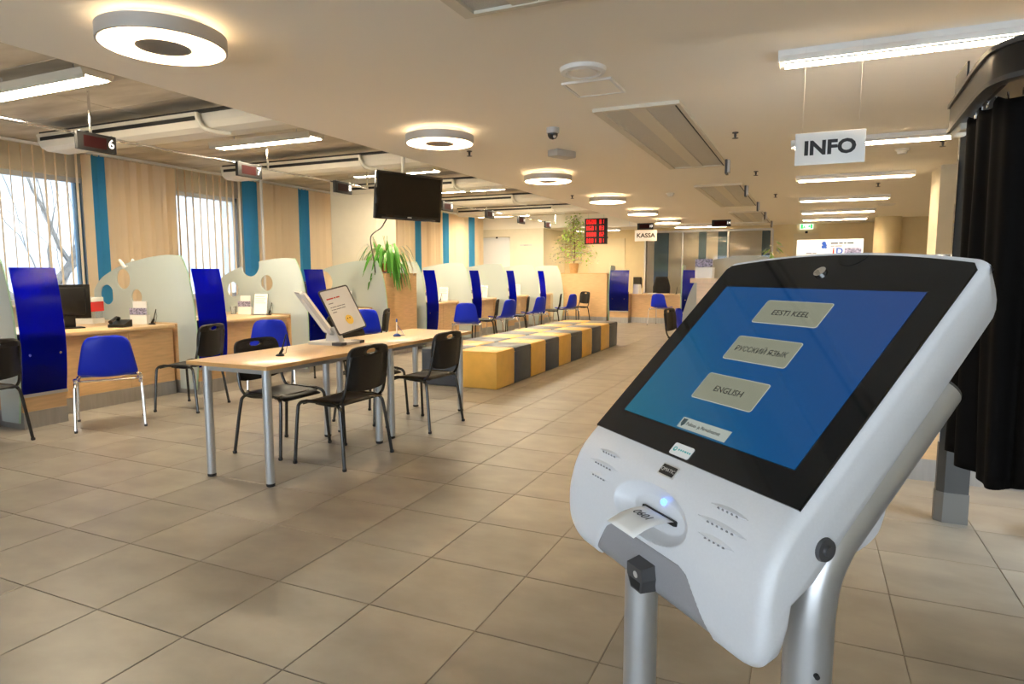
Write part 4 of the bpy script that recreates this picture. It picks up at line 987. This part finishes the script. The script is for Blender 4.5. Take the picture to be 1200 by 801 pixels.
def leaning_sheet(x, y, rz, w, h, label, kind):
    t = thing('poster_card', label, 'leaflet', (x, y, 1.316), rz, 'leaflet cards on the information counter'); m = Matrix.Rotation(R(-14), 4, 'X')
    MB().box((-w/2,-.004,0), (w/2,.004,h), m).build('card', 'paper', t); MB().box((-.03,.0,0), (.03,.10,.004)).build('foot', 'acrylic', t)
    fm = m @ frame((0,-.005,0), (1,0,0), (0,0,1))
    if kind == 1:
        printline((6,4), .011, 'ink_grey', t, fm @ Matrix.Translation((-.035, h-.10, 0)))
        for (a, c, r_) in ((.075,-.03,.014),(.085,-.045,.010),(.072,-.055,.012),(.088,-.06,.008)): MB().prism([circle(a, h+c, r_, 10)], lambda p, q_, s: m @ Vector((p, -.0045-s, q_)), 0, .0006).build('emblem', 'blue_ink', t)
    else:
        printline((6,3,2,5), .014, 'ink', t, fm @ Matrix.Translation((-w*.42, h-.03, 0))); printline((4,7), .011, 'ink_grey', t, fm @ Matrix.Translation((-w*.42, h-.05, 0)))
        text('D', .06, 'blue_ink', t, fm @ Matrix.Translation((-w*.16, h-.088, 0)), bold=.002, ext=.0003); text('i', .06, 'red_ink', t, fm @ Matrix.Translation((-w*.33, h-.088, 0)), bold=.002, ext=.0003)
        MB().box((-.005,-.0052,h-.11), (w*.45,-.0042,h-.065), m).build('photo_block', 'photo_print', t); MB().box((-w/2,-.0052,h-.14), (w/2,-.0042,h-.125), m).build('red_line', 'red_ink', t)
leaning_sheet(.005, 5.06, R(-4), .20, .31, 'white card with a small blue emblem leaning on the information counter', 1); leaning_sheet(.215, 5.05, R(-4), .22, .31, 'white leaflet card with iD lettering and photo on the information counter', 2)
leafy('small_plant', 'small green leafy plant on the narrow cabinet beside the beige divider', (-.33, 6.80, 1.332), .13, .14, 70, .055, 'leaf_ficus', 9, .02)
card_stack(.46, 5.2, 1.316, 0, 'pile of leaflets on the information counter beside the iD card', 'paper', .2, .15, .19)
t = thing('wire_basket', 'clear acrylic tray on the information counter', 'tray', (.74, 5.2, 1.316)); MB().lathe([(.10,0),(.12,.19),(.115,.19),(.095,.006)], (0,0,0), 20).build('bowl', 'acrylic', t)

# ------------------------------------------------------------------ photo booth with black curtain
bt = thing('photo_booth', 'grey photo booth frame with rounded header and lit inside at the right', 'booth', (.70, 4.2, 0))
def bl(p): return (p[0]-.70, p[1]-4.2, p[2])
MB().prism([[(.0,.07),(.0,.03),(.035,-.0),(.15,-.0),(.15,.07)]], lambda a, c, s: (a, c, s), .09, 2.15).build('end_post', 'booth_grey', bt)
MB().prism([[(-.004,.074),(-.004,.028),(.033,-.004),(.154,-.004),(.154,.074)]], lambda a, c, s: (a, c, s), 0, .17).build('post_shoe', 'shoe_steel', bt)
MB().box((-.003,.015,.45), (-.0005,.055,1.98)).build('mirror_strip', 'mirror', bt)
HP = smoothpath([(.655,4.30,0),(.64,3.9,0),(.628,3.42,0),(.65,3.25,0),(.74,3.15,0),(.95,3.11,0),(1.9,3.08,0)], 8)
def band(name, m, off, th, z0, z1):
    b = MB(); n = len(HP); V = []
    for i, p in enumerate(HP):
        d = (HP[min(i+1,n-1)] - HP[max(i-1,0)]).normalized(); nn = Vector((-d.y, d.x, 0))
        for (o, z) in ((off, z0), (off+th, z0), (off+th, z1), (off, z1)): V.append(bl((p.x+nn.x*o, p.y+nn.y*o, z)))
    F = [(i*4+k, i*4+(k+1)%4, (i+1)*4+(k+1)%4, (i+1)*4+k) for i in range(n-1) for k in range(4)] + [(3,2,1,0), tuple((n-1)*4+k for k in range(4))]
    b.add(V, F, True); return b.build(name, m, bt)
band('header', 'booth_dark', .0, .06, 2.155, 2.265); band('header_cap', 'booth_grey', -.012, .085, 2.265, 2.285); band('header_lip', 'booth_grey', -.008, .05, 2.135, 2.155)
MB().cbox(bl((.66,4.02,2.10)), bl((.72,4.28,2.15)), .01).build('lamp_box', 'beam_white', bt)
part('roof', 'booth_dark', bt, bl((.72,3.25,2.17)), bl((2.2,4.27,2.20)))
part('machine_body', 'booth_dark', bt, bl((1.75,3.2,0)), bl((2.4,4.27,2.17)))
part('seat_base', 'white_paint', bt, bl((1.15,4.05,0)), bl((1.70,4.25,.14)))
part('light_panel', 'booth_light', bt, bl((1.735,3.45,.5)), bl((1.748,4.1,1.6)))
part('top_panel', 'booth_grey', bt, bl((.69,4.12,2.286)), bl((.70,4.42,2.46)))
ct = thing('curtain', 'black pleated curtain hanging from the rounded photo booth header', 'curtain', (.7, 3.6, 2.14))
CP = smoothpath([(.69,4.08,0),(.685,3.75,0),(.70,3.52,0),(.79,3.38,0),(1.0,3.34,0),(1.7,3.32,0)], 22); n = len(CP)-1
LEN = [0]
for i in range(n): LEN.append(LEN[-1] + (CP[i+1]-CP[i]).length)
def cur(u, v):
    k = u*n; i = min(int(k), n-1); p = CP[i].lerp(CP[i+1], k-i); d = (CP[i+1]-CP[i]).normalized(); nn = Vector((d.y, -d.x, 0)); s = LEN[i] + (LEN[i+1]-LEN[i])*(k-i)
    w = (.024*math.sin(s*26+.6) + .014*math.sin(s*51+1.3))*(.45+.55*v) + .02*math.sin(s*9+v*2)*v
    zb = .47 + .012*math.sin(s*8) - .03*math.exp(-((s-.7)/.12)**2)
    q = p - nn*(w + .03*v); return (q.x-.7, q.y-3.6, (2.135 - .03*abs(math.sin(s*16))) * (1-v) + zb*v - 2.14)
o = MB().grid(cur, 170, 30).build('cloth', 'curtain_black', ct, 80, False); m = o.modifiers.new('thick', 'SOLIDIFY'); m.thickness = .004
for i in range(0, n, 9):
    p = CP[i]; MB().tube([(p.x-.7,p.y-3.6,-.03),(p.x-.7,p.y-3.6,.0)], .006, 6).build('curtain_ring', 'chrome', ct)

# ------------------------------------------------------------------ the ticket kiosk
PH, TL = R(-43.0), R(44.6); KO = Vector((-.063, .945, 1.266)); ct_, st_ = math.cos(TL), math.sin(TL)
K = thing('ticket_kiosk', 'white queue ticket kiosk with tilted touch screen on two silver tubes', 'kiosk', (KO.x, KO.y, 0), PH)
def kp(u, w, n=0): return Vector((u, w*ct_ - n*st_, KO.z + w*st_ + n*ct_))
HU = .214
# profile in (back, height) seen from the side, closed; front goes top -> bottom
def resample(pts, step):
    P = smoothpath([(p[0],p[1],0) for p in pts], 30); L = [0]
    for i in range(len(P)-1): L.append(L[-1] + (P[i+1]-P[i]).length)
    n = max(2, int(L[-1]/step)); out = []; j = 0
    for k in range(n+1):
        s = L[-1]*k/n
        while j < len(L)-2 and L[j+1] < s: j += 1
        out.append(P[j].lerp(P[j+1], (s-L[j])/max(1e-9, L[j+1]-L[j])))
    return [(p.x, p.y) for p in out]
def wn(w, n): return (w*ct_ - n*st_, w*st_ + n*ct_)
front = [wn(.205 - .38*i/24, 0) for i in range(25)]
curve = resample([wn(-.177,0),(-.147,-.146),(-.162,-.170),(-.171,-.196),(-.1755,-.224),(-.176,-.255),(-.174,-.278),(-.168,-.293),(-.158,-.301)], .0016)
backp = [(-.148,-.296), (-.142,-.270), wn(-.262,-.068), wn(-.22,-.066)] + [wn(-.18 + .34*i/12, -.064+.008*i/12) for i in range(13)] + [wn(.172,-.052), wn(.182,-.044), wn(.190,-.032), wn(.196,-.018), wn(.203,-.004)]
prof = front + curve + backp; NP = len(prof); nf, ncv = len(front), len(curve)
nrm = []
for i in range(NP):
    a = prof[i-1]; c = prof[(i+1) % NP]; d = Vector((c[0]-a[0], c[1]-a[1], 0)).normalized(); nrm.append((-d.y, d.x))   # inward guess, fixed below
cx = sum(p[0] for p in prof)/NP; cz = sum(p[1] for p in prof)/NP
if (cx-prof[10][0])*nrm[10][0] + (cz-prof[10][1])*nrm[10][1] < 0: nrm = [(-a, -c) for a, c in nrm]
def dock(u, z):
    """0 outside .. 1 inside the grey dock recess"""
    if z > -.226: return 0
    hw = .084 + .046*min(1, max(0, (-.226-z)/.062)); 
    e = min((hw-abs(u))/.003, (-.229-z)/.003 - max(0, (abs(u)-.075))/.003*.35); return min(1, max(0, e))
def recess(u, z):
    r = math.hypot(u/.080, (z+.190)/.033); d = 0
    if r < 1: d = .019*min(1, (1-r)*3.2)**.75*(1 - .15*((z+.190)/.033))
    return max(d, .006*dock(u, z))
us = []; u = -HU; rr = .016
for i in range(9): us.append(-HU + rr*(1-math.cos(i/8*math.pi/2)))
NU = 232
for i in range(1, NU): us.append(-HU+rr + (2*HU-2*rr)*i/NU)
for i in range(9): us.append(HU - rr*(1-math.cos((8-i)/8*math.pi/2)))
V = []; 
for u in us:
    e = max(0, abs(u) - (HU-rr)); ins = rr*(1 - math.sqrt(max(0, 1-(e/rr)**2))) * .75
    for i, p in enumerate(prof):
        d = ins if i < nf+ncv else ins*.15
        if nf <= i < nf+ncv: d += recess(u, p[1])
        x, z = p[0] + nrm[i][0]*d, p[1] + nrm[i][1]*d
        e2 = max(0, abs(u)-(HU-.045))
        if z < -.2 and e2 > 0:
            zm = -.301 + .048*(1 - math.sqrt(max(0, 1-(e2/.045)**2))); z = -.2 + (z+.2)*((zm+.2)/-.101)
        # arched top edge
        w = x*ct_ + z*st_
        if w > .12:
            k = (w-.12)/.085*(.020*(u/HU)**2 - .005); x -= k*ct_; z -= k*st_
        V.append((u, x, KO.z + z))
F = []
for a in range(len(us)-1):
    for i in range(NP): j = (i+1) % NP; F.append((a*NP+i, a*NP+j, (a+1)*NP+j, (a+1)*NP+i))
F += [tuple(range(NP)), tuple((len(us)-1)*NP + i for i in range(NP-1, -1, -1))]
b = MB(); b.add(V, F, True); b.build('housing', 'kiosk_white', K, 50)
# black glass front
top = [(x/100*.204, .204 - .0195*(x/100)**2) for x in range(100, -101, -8)]
gl = [(-.206,-.1765),(.206,-.1765),(.2065,.176)] + [(.204*x/100, .2035-.0195*(x/100)**2) for x in range(98,-99,-7)] + [(-.2065,.176)]
MB().prism([gl], lambda a, c, s: kp(a, c, s), -.001, .0022).build('glass_panel', 'glass_black', K)
MB().prism([[(-.1705,-.1355),(.1705,-.1355),(.1705,.1355),(-.1705,.1355)]], lambda a, c, s: kp(a, c, s), .0023, .0027).build('display', 'screen_blue', K)
def kframe(u, w, n): return frame(kp(u, w, n), (1,0,0), kp(0,1)-kp(0,0))
emat('ui_button', (.28, .29, .21), .24); emat('ui_border', (.42, .43, .36), .30); emat('ui_label', (.36, .40, .36), .30)
for q in ('ui_button','ui_border','ui_label'): M[q].node_tree.nodes['Principled BSDF'].inputs['Base Color'].default_value = (.02,.02,.02,1); M[q].node_tree.nodes['Principled BSDF'].inputs['Roughness'].default_value = .08
for (w0, w1, s) in ((.065,.110,'EESTI KEEL'), (-.007,.038,'РУССКИЙ ЯЗЫК'), (-.082,-.035,'ENGLISH')):
    pb_ = MB().prism([rrect(-.058,w0,.060,w1,.004)], lambda a, c, n_: kp(a, c, n_), .0028, .0030).build('screen_button', 'ui_border', K)
    MB().prism([rrect(-.0568,w0+.0012,.0588,w1-.0012,.003)], lambda a, c, n_: kp(a, c, n_), .0031, .0033).build('button_face', 'ui_button', pb_)
    text(s, .0135 if len(s) < 11 else .0128, 'ink', pb_, kframe(.001, (w0+w1)/2-.0015, .0035), ext=.0001, sx=1.05 if len(s) < 11 else .95)
lb = MB().prism([[(-.040,-.133),(.056,-.133),(.056,-.1155),(-.040,-.1155)]], lambda a, c, n_: kp(a, c, n_), .0028, .0030).build('screen_label', 'ui_label', K)
text('Politsei- ja Piirivalveamet', .0078, 'ink', lb, kframe(-.026, -.1245, .0033), 'LEFT', ext=.0001, sx=.86)
MB().prism([[(-.037,-.1175),(-.0285,-.1175),(-.0285,-.126),(-.03275,-.131),(-.037,-.126)]], lambda a, c, n_: kp(a, c, n_), .0031, .0033).build('shield_emblem', 'emblem', lb)
st = MB().prism([rrect(-.0175,-.1735,.0215,-.1555,.003)], lambda a, c, n_: kp(a, c, n_), .0023, .0036).build('sticker', 'paper', K)
printline((1,1,1,1.5,1,1), .0042, 'teal_ink', st, kframe(-.004, -.1645, .0037))
MB().prism([circle(-.0105,-.1650,.0035,14), list(reversed(circle(-.0102,-.1646,.0018,12)))], lambda a, c, n_: kp(a, c, n_), .0037, .0039).build('sticker_emblem', 'teal_ink', st)
MB().lathe([(0,.0055),(.005,.0050),(.009,.0035),(.009,.0)], (0,0,0), 20, frame(kp(-.004,.168,.0020), (1,0,0), kp(0,1)-kp(0,0))).build('webcam', 'chrome', K)
MB().prism([[(.03+.022*math.cos(a), .2015+.020*math.sin(a)) for a in [math.pi + math.pi*i/14 for i in range(15)]]], lambda a, c, n_: kp(a, c, n_), .0023, .0026).build('top_notch', 'dark', K)
# fascia pieces follow the curved front
def fas(z, out=0):
    best = min(range(nf, nf+ncv), key=lambda i: abs(prof[i][1]-z)); p = prof[best]; n_ = nrm[best]
    return p[0]-n_[0]*out, p[1]-n_[1]*out, n_
def fframe(u, z, out):
    x, zz, n_ = fas(z, out); i = min(range(nf, nf+ncv), key=lambda i: abs(prof[i][1]-z)); j = max(nf, i-3); k = min(nf+ncv-1, i+3)
    d = Vector((0, prof[j][0]-prof[k][0], prof[j][1]-prof[k][1])); return frame((u, x, KO.z+zz), (1,0,0), d)
fm = fframe(.003, -.1375, .0008)
pl = MB().prism([rrect(-.0165,-.009,.0165,.009,.002)], lambda a, c, n_: fm @ Vector((a, c, n_)), -.002, .0004).build('logo_plate', 'silver_matt', K)
MB().prism([rrect(-.0145,-.0072,.0145,.0072,.001)], lambda a, c, n_: fm @ Vector((a, c, n_)), .0005, .0009).build('logo_field', 'dark', pl); text('QMATIC', .0072, 'silver_matt', pl, fm @ Matrix.Translation((0,0,.0011)), ext=.0001)
fm2 = fframe(.003, -.190, -.0178)
MB().prism([rrect(-.036,-.0035,.036,.0035,.002)], lambda a, c, n_: fm2 @ Vector((a, c, n_)), -.002, .0030).build('ticket_slot', 'dark', K)
fm3 = fframe(.005, -.171, -.0165); MB().lathe([(0,.004),(.003,.0035),(.0045,.0015),(.0045,-.001)], (0,0,0), 14, fm3).build('status_light', 'led_blue', K)
# grey dock
DZ0, DZ1 = -.2315, -.296
def dk(u, v):
    z = DZ0 + (DZ1-DZ0)*v; hw = .084 + .046*min(1, (-.226-z)/.062) - .002; a = u*2-1
    if v < .12: hw -= .010*(1-v/.12)
    x, zz, n_ = fas(z, -.0048); return (a*hw, x, KO.z+zz)
MB().grid(dk, 40, 14).build('dock_panel', 'kiosk_grey', K, 60, False).modifiers.new('thick', 'SOLIDIFY').thickness = .0015
fm4 = fframe(.006, -.270, -.004)
sc_ = MB().prism([[(-.018,.018),(.018,.018),(.020,.0),(.013,-.020),(-.013,-.020),(-.020,.0)]], lambda a, c, n_: fm4 @ Vector((a*(1-.12*n_/.02), c*(1-.12*n_/.02), n_)), -.002, .020).build('scanner', 'dark_grey', K)
MB().prism([[(-.012,-.003),(.012,-.003),(.009,-.0145),(-.009,-.0145)]], lambda a, c, n_: fm4 @ Vector((a, c, n_)), .0201, .0206).build('scanner_window', 'dark', sc_); MB().prism([circle(.003,.0055,.0045,14)], lambda a, c, n_: fm4 @ Vector((a, c, n_)), .0201, .0207).build('scanner_lens', 'silver_matt', sc_)
# speaker slits
for s in (-1, 1):
    b = MB(); dd = MB()
    for r_ in range(3):
        z = -.148 - .0155*r_; hl = (.030, .040, .030)[r_]; uc = s*.128
        f = fframe(uc, z, .0); nn = (5, 6, 5)[r_]
        V = []; 
        for i in range(13):
            t_ = -1 + i/6; h = .0042*(1-t_*t_); V += [f @ Vector((hl*t_, .0042*(1-t_*t_), .0003)), f @ Vector((hl*t_, -.0005, .0003 + h*.55)), f @ Vector((hl*t_, -.0036*(1-t_*t_), .0003))]
        b.add(V, [(i*3+k, i*3+k+1, i*3+k+4, i*3+k+3) for i in range(12) for k in range(2)], True)
        for i in range(nn): dd.lathe([(0,.0030),(.0011,.0030),(.0011,-.001)], (0,0,0), 8, f @ Matrix.Translation((-hl*.5+hl*i/(nn-1), -.0022, 0)))
    sp = b.build('speaker_ridges', 'kiosk_white', K, 60); dd.build('speaker_holes', 'ink_grey', sp)['kind'] = 'stuff'
# side bolts, tubes, rear box, foot plate
for s in (-1, 1):
    MB().lathe([(0,.008),(.005,.008),(.006,.005),(.012,.005),(.0135,.0),(.0135,-.006)], (0,0,0), 22, Matrix.Translation((s*(HU-.001), -.098, KO.z-.166)) @ Matrix.Rotation(R(90*s), 4, 'Y')).build('side_bolt', 'dark_grey', K)
    U = s*.167; rt_ = .0268
    end = Vector((U, .130, KO.z-.021)); bend0 = Vector((U, -.012, KO.z-.177)); 
    pth = smoothpath([(U,-.062,.012),(U,-.062,.35),(U,-.062,.65),(U,-.062,.83),(U,-.062,.90),(U,-.062,KO.z-.32),(U,-.061,KO.z-.262),(U,-.054,KO.z-.222),(U,-.038,KO.z-.191),(U,-.016,KO.z-.167),(U,.051,KO.z-.100),tuple(end)], 8)
    lg = MB().tube(pth, rt_, 28).build('tube_leg', 'kiosk_tube', K)
    dv = (end - Vector(pth[-9])).normalized(); MB().tube([end, end+dv*.004, end+dv*.0041], [rt_*.985, rt_*.95, rt_*.5], 28).build('end_cap', 'dark_grey', lg)
    MB().tube([(U+.0235,-.062-.012,KO.z-.325),(U+.028,-.062-.014,KO.z-.325)], .003, 8).build('screw', 'dark', lg)
bx = [wn(-.18,-.062), wn(.15,-.055), wn(.14,-.13), (.125,-.10), (.112,-.165), (.106,-.195), (.092,-.218), (.052,-.234), (-.02,-.238), (-.075,-.222)]
MB().prism([[(p.x,p.y) for p in smoothpath([(q[0],q[1],0) for q in bx], 4)]], lambda a, c, s: (s, a, KO.z+c), -.125, .125).build('rear_box', 'kiosk_white', K)
MB().cbox((-.27,-.30,0), (.27,.22,.012), .004).build('foot_plate', 'silver_matt', K)
# the printed ticket, held in the slot
tk = thing('paper_ticket', 'white paper ticket printed 0601 hanging out of the kiosk slot', 'ticket', (0,0,0), PH, None)
tx, tz, _ = fas(-.190, -.0165)
org = Vector((KO.x, KO.y, 0)) + Matrix.Rotation(PH, 3, 'Z') @ Vector((.005, tx, 0)); tk.location = (org.x, org.y, KO.z+tz)
def tpap(u, v): return ((u-.5)*.062, -.060*v, .002 + .003*math.sin(v*2.6) - .013*v*v)
MB().grid(tpap, 4, 8).build('paper', 'paper', tk, 60, False).modifiers.new('thick', 'SOLIDIFY').thickness = .0003
tm = frame((0, -.026, .0046), (1,0,0), (0,.99,.04)); text('0601', .018, 'ink', tk, tm, ext=.0001); printline((4,3), .0035, 'ink_grey', tk, frame((-.022,-.046,-.0036), (1,0,0), (0,.93,.34)))

for o in bpy.data.objects:
    if '_used' in o: del o['_used']
print('objects', len(bpy.data.objects))
